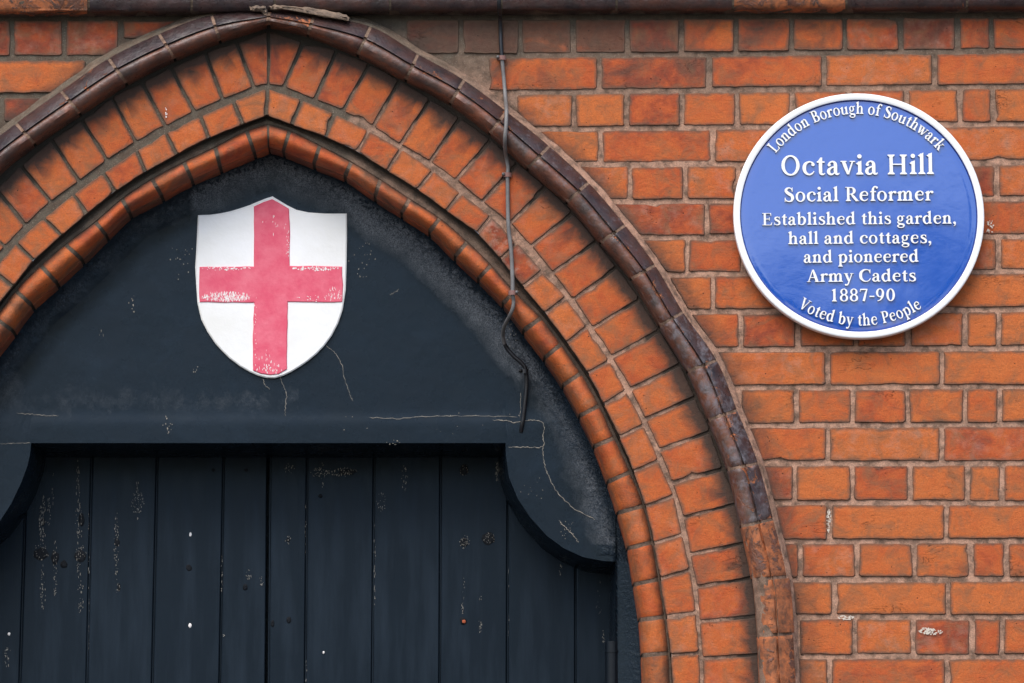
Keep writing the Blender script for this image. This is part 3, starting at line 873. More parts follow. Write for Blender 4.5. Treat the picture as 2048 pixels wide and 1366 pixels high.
# ------------------------------------------------------------------ BLACK ARCH PANEL
YT, YD = .118, .268
PANEL = empty('arch_panel', 'black painted panel filling the head of the arch above the gate', 'panel', (-.49, YT, 2.9))
front = [(-159,4060),(-158,1123),(-133,1122),(-93,1114),(-53,1096),(-19,1071),(0,1042),(23,1006),(43,964),(55,931),(60,908),(62,886),
         (1011,886),(1012,912),(1018,955),(1036,998),(1060,1034),(1093,1071),(1127,1096),(1166,1114),(1207,1122),(1231,1123),(1232,4060)]
back =  [(-141,4060),(-148,1148),(-120,1147),(-78,1138),(-40,1118),(-6,1094),(22,1070),(50,1031),(73,986),(87,944),(91,925),(92,915),
         (998,915),(996,925),(1001,968),(1016,1008),(1043,1051),(1083,1096),(1123,1124),(1166,1142),(1196,1147),(1219,1148),(1222,4060)]
lb = [front[0]]
cols = []
for (a, b) in zip(front[:-1], front[1:]):
    m = max(1, int(abs(b[0]-a[0])/7))
    for k in range(m): cols.append(lerp(a, b, k/m))
cols.append(front[-1])
extra_l = [(-159-k*6.0, 4060) for k in range(12, 0, -1)]; extra_r = [(1232+k*6.0, 4060) for k in range(1, 13)]
cols = extra_l+cols+extra_r
op = np.array(opening)
rows_n = 150
U = np.zeros((len(cols), rows_n+1)); Vv = np.zeros_like(U)
for i, (u, vb_) in enumerate(cols):
    m = np.abs(op[:, 0]-u) < 60
    top = 285
    if u <= op[:, 0].min() or u >= op[:, 0].max(): top = 1100
    else:
        tops = [a[1]+(b[1]-a[1])*(u-a[0])/(b[0]-a[0]) for a, b in zip(opening[:-1], opening[1:]) if (a[0]-u)*(b[0]-u) <= 0 and a[0] != b[0]]
        top = min(tops)-26
    vb2 = min(vb_, 4060)
    if vb2 > 2000:
        vs = np.concatenate([np.linspace(top, 1500, rows_n-9), np.linspace(1600, vb2, 10)])
    else: vs = top+(vb2-top)*np.linspace(0, 1, rows_n+1)
    U[i, :] = u; Vv[i, :] = vs
D = dist_to(opening, U, Vv)
YY = np.full(U.shape, YT)
YY += -.020*np.clip(1-D/95, 0, 1)**2.0
YY += .0022*(1/(1+np.exp((Vv-836)/5.0)))            # the cross board stands a little proud of the render above
verts = []; SHEEN = []; RG = []
lf = front
for i in range(U.shape[0]):
    for j in range(U.shape[1]):
        u, v, d = U[i, j], Vv[i, j], D[i, j]
        rg = max(0, 1-d/60)*(1 if v < 1110 else .25)
        nz = mnoise.fractal(Vector((u*.05, v*.05, 0)), 1.0, 2.0, 4)*.0075*rg**1.5 + mnoise.noise(Vector((u*.008, v*.008, 2)))*.0006
        verts.append(P(u, v, YY[i, j]+nz))
        band = max(0, 1-(d-30)/64) if d > 30 else max(0, 1-(30-d)/20)  # pale sky sheen of the coved edge, put into the paint colour
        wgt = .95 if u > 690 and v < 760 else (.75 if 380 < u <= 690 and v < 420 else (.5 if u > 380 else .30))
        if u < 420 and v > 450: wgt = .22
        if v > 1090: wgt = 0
        SHEEN.append(min(1, band*wgt*1.25 + max(0, 1-abs(v-800)/60)*.22*(1 if u < 600 else 0)))
        RG.append(rg)
nr = U.shape[1]
faces = [(i*nr+j+1, (i+1)*nr+j+1, (i+1)*nr+j, i*nr+j) for i in range(U.shape[0]-1) for j in range(nr-1)]
mesh_obj('panel_face', verts, faces, M_PANEL, PANEL, smooth=True, attrs={'sheen_tint': SHEEN, 'rough': RG})
# returns of the opening, running back to the boards
V = []; F = []
fr2, bk2 = [], []
for (a, b), (c, d) in zip(zip(front[:-1], front[1:]), zip(back[:-1], back[1:])):
    m = 3 if math.dist(a, b) < 200 else 1
    for k in range(m): fr2.append(lerp(a, b, k/m)); bk2.append(lerp(c, d, k/m))
fr2.append(front[-1]); bk2.append(back[-1])
for a, b in zip(fr2, bk2):
    V += [P(a[0], a[1], YT+.0015), P(*lerp(a, b, .06), YT+.006), P(b[0], b[1], YD-.002), P(b[0], b[1], YD+.05)]
for i in range(len(fr2)-1):
    for j in range(3): F.append((i*4+j, i*4+j+1, (i+1)*4+j+1, (i+1)*4+j))
mesh_obj('panel_edge', V, F, M_PANEL, PANEL, smooth=True, attrs={'sheen_tint': [0]*len(V), 'rough': [0]*len(V)}, auto=35)
# dark backing behind everything
V = [P(-260, 700, YD+.09), P(1340, 700, YD+.09), P(1340, 4060, YD+.09), P(-260, 4060, YD+.09)]
mesh_obj('backing_board', V, [(3, 2, 1, 0)], M_PANEL, PANEL, attrs={'sheen_tint': [0]*4, 'rough': [0]*4})

# hairline cracks with pale edges
def ribbon(name, pts, w_, y, mat, parent, wob=1.2, n=8):
    pl = smooth_line(pts, n); V = []; F = []
    for i, p in enumerate(pl):
        a = pl[max(0, i-1)]; b = pl[min(len(pl)-1, i+1)]
        l = math.hypot(b[0]-a[0], b[1]-a[1]) or 1; nx, ny = -(b[1]-a[1])/l, (b[0]-a[0])/l
        j = rnd.uniform(-1, 1)*wob; ww = w_*rnd.uniform(.25, 1.)
        if i in (0, len(pl)-1): ww *= .3
        yy = y(p[0], p[1]) if callable(y) else y
        V += [P(p[0]+nx*(j-ww/2), p[1]+ny*(j-ww/2), yy), P(p[0]+nx*(j+ww/2), p[1]+ny*(j+ww/2), yy)]
    for i in range(len(pl)-1): F.append((i*2, i*2+1, i*2+3, i*2+2))
    return mesh_obj(name, V, F, mat, parent)
A2 = np.array
def ypan(u, v):
    d = float(dist_to(opening, A2([[u]]), A2([[v]]))[0, 0])
    return YT-.020*max(0, 1-d/95)**2+.0022/(1+math.exp((v-836)/5.0))-.0022
for pts, w_ in (([(738,835),(800,837),(850,833),(900,832),(960,832),(1035,834)], 1.1), ([(985,840),(1010,841),(1030,845),(1050,841),(1078,841),(1088,850),(1086,870),(1085,893),(1050,894),(1016,894)], 1.8),
                ([(1085,893),(1088,920),(1092,940),(1103,965),(1120,990),(1150,1018),(1190,1039)], 1.6), ([(33,827),(60,828),(80,830),(100,831),(117,831)], 1.3),
                ([(652,690),(672,708),(683,728),(690,760),(697,780),(705,803)], 1.1), ([(560,752),(566,770),(573,788),(571,812),(570,832)], 1.2), ([(525,757),(530,770),(540,778)], 1.2),
                ([(1041,785),(1041,810),(1040,835)], .9), ([(0,888),(30,887),(60,886)], 1.2), ([(1118,1040),(1132,1056),(1150,1075),(1157,1085)], 1.6), ([(780,590),(790,584),(798,579)], 1.3)):
    ribbon('paint_crack', pts, w_*.85, ypan, M_CRACK, PANEL)

def flakes(zones, yf, name, mat, parent, dens=1.0):
    """zones: (u0, v0, u1, v1, count, w, h, spread) tiny paint losses scattered in an ellipse"""
    V = []; F = []
    for (u0, v0, u1, v1, cnt, w_, h_) in zones:
        for _ in range(int(cnt*dens)):
            while True:
                a, b = rnd.uniform(-1, 1), rnd.uniform(-1, 1)
                if a*a+b*b < 1: break
            a *= abs(a)**.2; u = (u0+u1)/2+a*(u1-u0)/2; v = (v0+v1)/2+b*(v1-v0)/2
            ww = w_*rnd.uniform(.4, 1.3)/2; hh = h_*rnd.uniform(.3, 1.4)/2; m = rnd.choice((4, 5, 6)); b0 = len(V)
            y = (yf(u, v) if callable(yf) else yf)-rnd.random()*.00012
            ph = rnd.random()*6
            for k in range(m):
                an = -2*math.pi*k/m+ph; rr_ = rnd.uniform(.6, 1.1)
                V.append(P(u+ww*rr_*math.cos(an), v+hh*rr_*math.sin(an), y))
            F.append(tuple(range(b0, b0+m))[::-1])
    return mesh_obj(name, V, F, mat, parent, kind='stuff')
flakes([(195,655,210,680,4,1.5,5), (255,590,275,625,10,2.2,4), (330,510,380,560,8,2.5,4), (60,1010,70,1020,1,1,1), (385,730,400,750,6,1.6,5), (320,830,345,870,14,2,4), (770,880,800,890,10,2,2),
        (690,470,760,560,24,2.2,2.6), (1000,640,1040,700,14,2,3), (640,820,1100,875,16,1.6,2), (340,480,395,540,10,2.5,3), (1115,1035,1150,1080,22,1.5,2), (1035,950,1100,1010,10,2,2)], ypan, 'paint_specks', M_CRACK, PANEL)

# ------------------------------------------------------------------ GATE LEAVES
def plank(parent, t0, t1, b0, b1, y, top, topr=None):
    """t0,t1: edges at v=915; b0,b1: edges at v=1366; goes on down to the ground"""
    def ux(e0, e1, v): return e0+(e1-e0)*(v-915)/451
    vs = [top, 1000, 1150, 1366, 2200, 4055]; V = []
    ch = 2.6
    for v in vs:
        a, b = ux(t0, b0, v)+.8, ux(t1, b1, v)-.6
        for u, yy in ((a, y+.03), (a, y+.0045), (a+2.0, y+.0045), (a+2.6, y+.0062), (a+3.2, y+.0010), (a+5.0, y), (b-1.6, y), (b, y+.0016), (b, y+.03)):
            V.append(P(u, v, yy))
    n = 9; F = []
    for i in range(len(vs)-1):
        for j in range(n-1): F.append((i*n+j, (i+1)*n+j, (i+1)*n+j+1, i*n+j+1))
    F.append(tuple(range(0, n))[::-1])
    o = mesh_obj('plank', V, F, M_PLANK, parent, attrs={'sheen_tint': [0]*len(V)}); return o
GL = empty('gate_leaf', 'left leaf of the black boarded gate, with the long streaks of flaking paint', 'gate', (-.83, YD, 0), 'leaves of the black gate')
GR = empty('gate_leaf', 'right leaf of the black boarded gate, with the hinge at its right edge', 'gate', (-.15, YD, 0), 'leaves of the black gate')
tl = [-155,-100,52,182,313,446,534]; bl = [-165,-108,38,172,303,438,530]
tr = [538,613,747,880,1015,1150,1222]; br = [534,609,743,878,1013,1150,1222]
for i in range(6): plank(GL, tl[i]+(0 if i else 0), tl[i+1], bl[i], bl[i+1], YD+rnd.uniform(-.001, .001), 906)
for i in range(6):
    plank(GR, tr[i]+(1 if i == 0 else 0), tr[i+1], br[i]+(1 if i == 0 else 0), br[i+1], YD+rnd.uniform(-.001, .001), 906)
yk = YD-.0018
flakes([(78,1010,86,1080,34,1.4,6),(95,990,101,1060,18,1.3,6),(82,990,92,1100,50,1.6,6),(104,940,108,1010,10,1.2,6),(152,920,160,1010,26,1.3,7),(150,1000,165,1090,50,1.5,5),(153,1100,160,1150,14,1.3,5),(80,1130,92,1220,40,1.4,5),(105,1080,115,1200,36,1.4,5),(155,1130,168,1230,30,1.2,5),(63,1085,100,1120,30,1.7,3),(150,1090,175,1120,26,1.6,3),
        (262,980,288,1030,74,1.8,2.6),(272,960,277,984,6,1.2,6),(274,1025,278,1042,4,1.2,4),(228,1020,238,1160,60,1.4,4),(232,1165,240,1190,10,1.2,3),(492,1140,503,1160,20,1.3,3.5),(519,1150,527,1172,12,1.5,3),(442,1110,446,1200,16,1.2,5),(443,1268,450,1273,3,3,3),(8,1290,22,1335,30,1.4,4),
        (568,925,590,948,18,1.6,2.6),(176,1000,179,1300,20,1.0,6)], yk, 'flaking_paint', M_CHIP, GL)
flakes([(570,1072,582,1088,14,1.3,3),(620,935,660,955,40,2,2.6),(650,935,716,953,66,1.8,3),(640,925,650,975,16,1.2,4),(990,920,998,962,40,1.6,4.5),(803,930,816,985,22,1.4,5),(752,985,772,1025,26,1.3,3),(748,1020,751,1250,30,1.0,6),
        (919,1070,940,1098,34,1.4,3),(966,1064,990,1090,34,1.5,2.4),(918,928,938,952,14,1.3,2.6),(925,1155,930,1200,8,1,4),(922,1205,927,1232,16,1.2,3),(955,1240,964,1265,14,1.2,4),(959,1190,967,1205,5,1,4),(1118,1128,1124,1150,14,1.2,4),(1204,1260,1210,1290,18,1.2,4),(1192,1160,1204,1240,12,.9,4),(610,1300,614,1366,8,1,5),(610,990,613,1120,10,1.,6),(1016,1120,1018,1300,12,.9,5)], yk, 'flaking_paint', M_CHIP, GR)
def dots(lst, y, name, mat, parent, thick=.0012):
    for (u, v, ru, rv) in lst:
        n = 12; V = [P(u, v, y-thick)]; F = []
        for rg, k_ in ((.6, 1.), (1., 0.)):
            for k in range(n):
                a = 2*math.pi*k/n; j = rnd.uniform(.85, 1.12)
                V.append(P(u+ru*rg*j*math.cos(a), v+rv*rg*j*math.sin(a), y-thick*k_))
        for k in range(n):
            k2 = (k+1) % n; F.append((0, 1+k2, 1+k)[::-1]); F.append((1+k, 1+k2, 1+n+k2, 1+n+k)[::-1])
        mesh_obj(name, V, [f[::-1] for f in F], mat, parent)
dots([(381,1069,2.6,4),(380,1251,3.5,4.5),(18,1268,3,3.5)], YD-.001, 'paint_spot', M_CHIPW, GL)
dots([(647,1305,2,3)], YD-.001, 'paint_spot', M_CHIPW, GR)
dots([(82,1108,16,12),(110,1115,8,14),(161,1112,12,12),(128,1128,7,8),(163,1040,6,14),(378,1136,6,7),(490,1174,5,6),(234,1085,6,8),(238,1175,3,9),(86,1044,4,8),(427,940,4,3),(492,940,4,3)], YD-.0005, 'knot', M_DARKSPOT, GL)
dots([(928,940,9,12),(928,1084,8,9),(977,1077,13,13),(926,1242,7,8),(578,1240,5,7),(695,944,18,6),(545,1247,4,7),(641,992,4,4),(576,1080,4,4)], YD-.0005, 'knot', M_DARKSPOT, GR)
dots([(928,1243,4,4)], YD-.0025, 'rust_spot', mat_plain('rust_orange', (.42, .10, .04), .9), GR)

def tube(name, pts, rad, mat, parent, n=10, flat=1.0):
    """pts: (u, v, y)"""
    pl = smooth_line(pts, 8); W3 = [P(p[0], p[1], p[2]) for p in pl]; V = []; F = []
    for i, c in enumerate(W3):
        d = W3[min(i+1, len(W3)-1)]-W3[max(i-1, 0)]; d.normalize()
        s_ = d.cross(Vector((0, -1, 0))); s_.normalize(); t_ = s_.cross(d)
        for k in range(n):
            a = 2*math.pi*k/n; V.append(c+s_*math.cos(a)*rad+t_*math.sin(a)*rad*flat)
    for i in range(len(W3)-1):
        for k in range(n):
            k2 = (k+1) % n; F.append((i*n+k, i*n+k2, (i+1)*n+k2, (i+1)*n+k))
    F.append(tuple(range(n))[::-1]); F.append(tuple(range((len(W3)-1)*n, len(W3)*n)))
    return mesh_obj(name, V, F, mat, parent, smooth=True, auto=50)
M_HINGE = mat_plain('hinge_black_paint', (.004, .007, .011), .42, .001, 60, spec=.25)
hy = YT+.006
hg = tube('hinge', [(1225,1284,hy),(1225,1330,hy),(1225,1420,hy),(1225,1500,hy)], .0150, M_HINGE, GR, 18)
hg2 = tube('hinge_collar', [(1225,1302,hy),(1225,1304,hy),(1225,1306,hy)], .0162, M_HINGE, GR, 18)
# frame post beside the right leaf (seen between the leaf and the brick reveal)

# ------------------------------------------------------------------ SHIELD
SH = empty('shield', 'white shield with a red cross on the black panel in the head of the arch', 'shield', tuple(P(543, 755, YT)))
sh = [(545,393),(560,402),(575,411),(593,420),(617,425),(650,427),(694,427),(694,480),(693,530),(691,580),(685,620),(676,648),(663,672),(648,692),(633,708),(616,722),(600,733),(583,744),(567,751),(550,756),(533,756),(516,751),(500,744),(480,732),(460,717),(445,703),(430,687),(415,664),(403,640),(395,606),(392,570),(391,535),(393,490),(396,430),(420,430),(443,426),(462,422),(480,417),(500,410),(517,403),(532,397)]
def slab(name, poly, yf, yb, mat, parent, bevel=2.0, wob=.0):
    if wob: poly = [(p[0]+rnd.uniform(-wob, wob), p[1]+rnd.uniform(-wob, wob)) for p in poly]
    i1 = inset(poly, bevel); n = len(poly); s = 1 if area2(poly) > 0 else -1
    V = [P(p[0], p[1], yb) for p in poly]+[P(p[0], p[1], yf+bevel*.0008) for p in poly]+[P(p[0], p[1], yf) for p in i1]
    F = []
    for r_ in range(2):
        for k in range(n):
            k2 = (k+1) % n; q = (r_*n+k, r_*n+k2, (r_+1)*n+k2, (r_+1)*n+k); F.append(q if s > 0 else q[::-1])
    for tri in tessellate_polygon([[Vector((p[0], p[1], 0)) for p in i1]]):
        a, b, c = [V[2*n+k] for k in tri]; nrm = (b-a).cross(c-a)
        F.append(tuple(2*n+k for k in (tri if nrm.y < 0 else tri[::-1])))
    return mesh_obj(name, V, F, mat, parent)
slab('shield_board', sh, YT-.007, YT+.002, M_WHITE, SH, 2.6, .5)
cross = [(508,413),(526,404),(544,398),(562,408),(578,418),(580,470),(579,532),(630,532),(684,533),(686,570),(685,604),(630,605),(576,604),(575,660),(574,738),(556,748),(540,750),(522,748),(506,741),(506,670),(508,605),(450,605),(399,604),(398,570),(399,534),(450,533),(508,533),(508,470)]
sub = []
for i in range(len(cross)):
    a, b = cross[i], cross[(i+1) % len(cross)]; m = max(1, int(math.dist(a, b)/14))
    for k in range(m):
        q = lerp(a, b, k/m); sub.append((q[0]+rnd.uniform(-.6, .6), q[1]+rnd.uniform(-.6, .6)))
slab('cross', sub, YT-.0092, YT-.005, M_RED, SH, 1.5)
flakes([(400,584,505,603,190,1.7,6.5),(402,588,500,602,110,1.6,6),(405,533,505,541,50,4,2.2),(585,533,680,541,70,3.5,3.5),(655,575,684,602,26,1.3,6),(520,425,575,470,12,1.2,7),(512,728,570,747,34,1.6,6),(515,700,545,735,12,1.3,6),(572,455,579,530,20,1.6,4),(507,590,515,640,8,1.2,5),(590,590,680,603,26,3,2),(508,620,514,735,16,1.5,4)], YT-.0094, 'worn_paint', M_CHIPW, SH)

# ------------------------------------------------------------------ PLAQUE
pc = P(1717.5, 431, -.030)
PLQ = empty('plaque', 'round blue plaque with raised white lettering on the brick wall', 'plaque', tuple(pc))
RP = (P(1968.5, 431, -.03)-P(1466.5, 431, -.03)).length/2
def lathe(name, prof, mat, parent, n=128, smooth=True):
    V = []; F = []
    for r_, y in prof:
        for k in range(n):
            a = 2*math.pi*k/n; V.append(Vector((pc.x+r_*math.cos(a), y, pc.z+r_*math.sin(a))))
    for i in range(len(prof)-1):
        for k in range(n):
            k2 = (k+1) % n; F.append((i*n+k, i*n+k2, (i+1)*n+k2, (i+1)*n+k))
    if prof[-1][0] < 1e-3: pass
    return mesh_obj(name, V, F, mat, parent, smooth=smooth, auto=45)
YF = -.0290
def dome(r_): return YF-.0018*(1-(r_/.2372)**2)
lathe('rim', [(RP-.004, -.010), (RP-.001, -.013), (RP, -.020), (RP-.0002, -.0322), (RP-.0012, -.0337), (RP-.0025, -.0342), (RP-.0065, -.0344), (RP-.0120, -.0342), (RP-.0134, -.0334), (RP-.0138, -.0305)], M_RIM, PLQ)
lathe('plaque_back', [(.001, -.009), (RP-.003, -.009), (RP-.003, -.012)], M_METAL, PLQ)
lathe('rim_edge', [(RP-.0130, -.0316), (RP-.0150, -.0300), (RP-.0158, -.0288)], M_BLUE_IN, PLQ)
lathe('blue_field', [(RP-.0150, -.0286)]+[(r_, dome(r_)) for r_ in (.234, .22, .19, .16, .13, .10, .07, .04, .02, .0005)], M_BLUE, PLQ)

# --- serif letter shapes, drawn here as strokes (cap height 100)
T = 17.0
G = {}
def st(x, y0, y1, w_=T): return ('p', [(x-w_/2, y0), (x+w_/2, y0), (x+w_/2, y1), (x-w_/2, y1)])
def bx(x0, x1, y0, y1): return ('p', [(x0, y0), (x1, y0), (x1, y1), (x0, y1)])
def sb(x, y=0, w_=T, e=9): return ('p', [(x-w_/2-e, y), (x+w_/2+e, y), (x+w_/2+e, y+5), (x+w_/2, y+13), (x-w_/2, y+13), (x-w_/2-e, y+5)])
def stp_(x, y=100, w_=T, e=9): return ('p', [(x-w_/2-e, y-5), (x-w_/2, y-13), (x+w_/2, y-13), (x+w_/2+e, y-5), (x+w_/2+e, y), (x-w_/2-e, y)])
def fl(x, y, w_=T): return ('p', [(x-w_/2-11, y-12), (x-w_/2, y-20), (x+w_/2, y-16), (x+w_/2, y+3)])
def K(*p): return ('s', list(p))
def dt(x, y, r_): return ('o', (x, y, r_, r_, 0, 0))
def an(x, y, a, b, c, d): return ('o', (x, y, a, b, c, d))
G['n'] = (78, [st(20,0,66), fl(20,68), sb(20), K((26,48,6),(34,61,8),(46,67,9),(55,58,15),(57,44,T),(57,0,T)), sb(57)])
G['m'] = (116, [st(20,0,66), fl(20,68), sb(20), K((26,48,6),(34,61,8),(45,67,9),(54,58,15),(56,44,T),(56,0,T)), sb(56), K((63,48,6),(71,61,8),(82,67,9),(91,58,15),(93,44,T),(93,0,T)), sb(93)])
G['h'] = (80, [st(20,0,104), fl(20,106), sb(20), K((26,48,6),(34,61,8),(47,67,9),(57,58,15),(59,44,T),(59,0,T)), sb(59)])
G['i'] = (39, [st(20,0,66), fl(20,68), sb(20), dt(19,92,11)])
G['l'] = (39, [st(20,0,104), fl(20,106), sb(20)])
G['a'] = (67, [K((15,48,13),(17,60,9),(30,67,8),(42,62,13),(46,50,17),(46,18,17),(50,6,13),(58,4,9),(65,10,4)), K((46,42,6),(28,37,9),(15,27,14),(12,15,17),(18,5,13),(30,3,9),(44,14,6)), dt(15,50,8)])
G['b'] = (77, [st(19,4,104), fl(19,106), K((22,46,6),(34,65,8),(50,64,13),(62,48,18),(62,26,18),(50,6,13),(34,2,8),(18,9,8))])
G['d'] = (80, [st(58,2,104), fl(58,106), K((52,50,6),(42,65,8),(26,62,13),(14,46,18),(14,24,18),(24,6,14),(38,3,9),(54,16,6)), ('p', [(58,0),(76,4),(76,9),(66,14),(58,14)])])
G['p'] = (78, [st(20,-30,66), fl(20,68), sb(20,-34), K((26,50,6),(38,66,8),(52,63,13),(63,46,18),(63,24,18),(52,5,13),(38,1,8),(24,10,6))])
G['o'] = (73, [an(36.5,34.5,33,37,17,29)])
G['c'] = (66, [K((57,54,12),(52,63,9),(38,67,8),(19,56,15),(13,35,18),(19,14,15),(35,3,9),(50,7,8),(62,20,4)), dt(56,53,8.5)])
G['e'] = (68, [bx(14,60,37,44), K((58,41,5),(57,54,12),(48,65,9),(36,67,8),(19,57,14),(13,36,18),(18,14,16),(34,3,9),(50,7,8),(62,19,4))])
G['f'] = (46, [K((24,0,T),(24,70,T),(27,90,13),(38,102,9),(48,101,9)), dt(51,95,8.5), bx(6,46,61,69), sb(24)])
G['g'] = (68, [an(30,45,24,25,10,17), K((44,60,6),(56,66,9),(64,64,7)), K((18,26,5),(11,15,9),(18,6,12),(38,1,13),(56,-3,12),(62,-14,9)), an(34,-16,29,17,18,8.5)])
G['k'] = (77, [st(20,0,104), fl(20,106), sb(20), K((28,30,6),(44,46,7),(60,66,7)), bx(46,72,64,70), K((38,40,8),(50,26,17),(64,4,19)), bx(52,80,0,5)])
G['r'] = (58, [st(20,0,66), fl(20,68), sb(20), K((26,46,6),(34,60,8),(46,66,10)), dt(50,60,9.5)])
G['s'] = (60, [K((49,56,5),(43,65,8),(32,67,8),(18,60,13),(19,47,16),(34,38,17),(48,27,17),(49,12,14),(36,3,9),(22,4,8),(12,14,5)), bx(47,52,47,70), bx(8,13,-1,23)])
G['t'] = (48, [K((24,68,T),(24,18,T),(27,7,15),(36,3,9),(46,9,5)), bx(6,44,61,69), ('p', [(8,66),(24,88),(33,88),(33,64)])])
G['u'] = (80, [K((19,66,T),(19,20,T),(23,8,14),(35,3,9),(48,10,7),(54,18,6)), fl(19,68), st(59,0,66), fl(59,68), ('p', [(59,0),(76,3),(76,8),(66,14),(59,14)])])
G['v'] = (72, [K((15,67,T),(26,36,T),(37,2,10)), K((60,67,8),(50,38,8),(38,2,9)), bx(1,31,64,70), bx(46,73,64,70)])
G['w'] = (104, [K((15,67,18),(26,34,18),(34,2,10)), K((52,64,7),(46,38,8),(36,2,9)), K((48,67,18),(58,34,18),(66,2,10)), K((92,67,8),(82,38,8),(68,2,9)), bx(1,62,64,70), bx(78,105,64,70)])
G['y'] = (72, [K((15,67,T),(26,36,T),(37,4,12)), K((60,67,8),(50,38,8),(36,-4,9),(26,-24,9),(14,-28,9)), bx(1,31,64,70), bx(46,73,64,70), dt(14,-25,8)])
G['A'] = (94, [K((44,100,8),(28,50,8),(13,4,8)), K((45,101,12),(58,60,20),(76,2,21)), bx(24,62,32,39), bx(0,28,0,5), bx(58,96,0,5)])
G['B'] = (84, [st(25,0,100), bx(5,30,0,5), bx(5,30,95,100), K((28,96.5,7),(52,94,10),(62,82,18),(60,66,17),(48,55,9),(28,53,6)), K((30,51,6),(56,49,9),(68,36,19),(68,18,19),(54,4,10),(26,3.5,7)), ])
G['C'] = (94, [K((85,70,5),(78,90,9),(60,98,8),(36,93,14),(18,74,20),(14,50,22),(19,26,20),(38,6,13),(60,3,8),(78,12,8),(88,30,5)), bx(82,87,66,101)])
G['E'] = (86, [st(25,0,100), bx(5,74,95,100.5), bx(30,60,48,55), bx(5,76,-.5,5.5), ('p', [(66,96),(70,76),(75,76),(74,100)]), ('p', [(66,4),(80,26),(84,26),(76,0)]), bx(58,62.5,38,66)])
G['H'] = (110, [st(25,0,100), st(85,0,100), sb(25), sb(85), stp_(25), stp_(85), bx(30,80,47,54)])
G['L'] = (80, [st(25,0,100), bx(5,72,-.5,5.5), stp_(25), ('p', [(60,4),(76,28),(80,28),(72,0)])])
G['O'] = (100, [an(49,50,45,52,28,43)])
G['P'] = (78, [st(25,0,100), sb(25), bx(5,30,95,100), K((28,96.5,7),(54,94,10),(66,80,19),(65,62,18),(52,49,9),(30,47,6))])
G['R'] = (94, [st(25,0,100), sb(25), bx(5,30,95,100), K((28,96.5,7),(54,94,10),(65,80,19),(64,64,18),(52,52,9),(30,49,6)), K((44,52,9),(60,32,18),(84,2,18)), bx(76,99,0,5)])
G['S'] = (76, [K((60,78,6),(53,92,8),(38,98,9),(21,89,16),(19,73,20),(36,57,22),(57,43,22),(62,24,20),(54,7,13),(38,2,9),(20,8,8),(12,24,5)), bx(58,63,70,101), bx(9,14,-1,30)])
G['V'] = (92, [K((17,99,T),(32,55,T),(47,2,11)), K((77,99,8),(62,54,8),(48,2,9)), bx(-1,36,95.5,100.5), bx(60,94,95.5,100.5)])
G['0'] = (70, [an(35,50,31,51,14,43)])
G['1'] = (64, [st(33,0,98), fl(33,100), sb(33)])
G['7'] = (66, [bx(8,60,88,99), K((56,96,9),(44,52,14),(32,0,17)), ('p', [(5,74),(9,74),(14,92),(8,99)])])
G['8'] = (68, [an(34,75,26,27,12,19), an(34,27,30,29,14,20.5)])
G['9'] = (70, [an(33,66,29,36,13,28), K((54,70,17),(50,38,16),(36,12,9),(14,0,6))])
G['-'] = (44, [bx(4,40,32,43)])
G[','] = (34, [dt(16,8,10.5), K((22,5,10),(20,-8,8),(9,-20,4))])
LET = {}
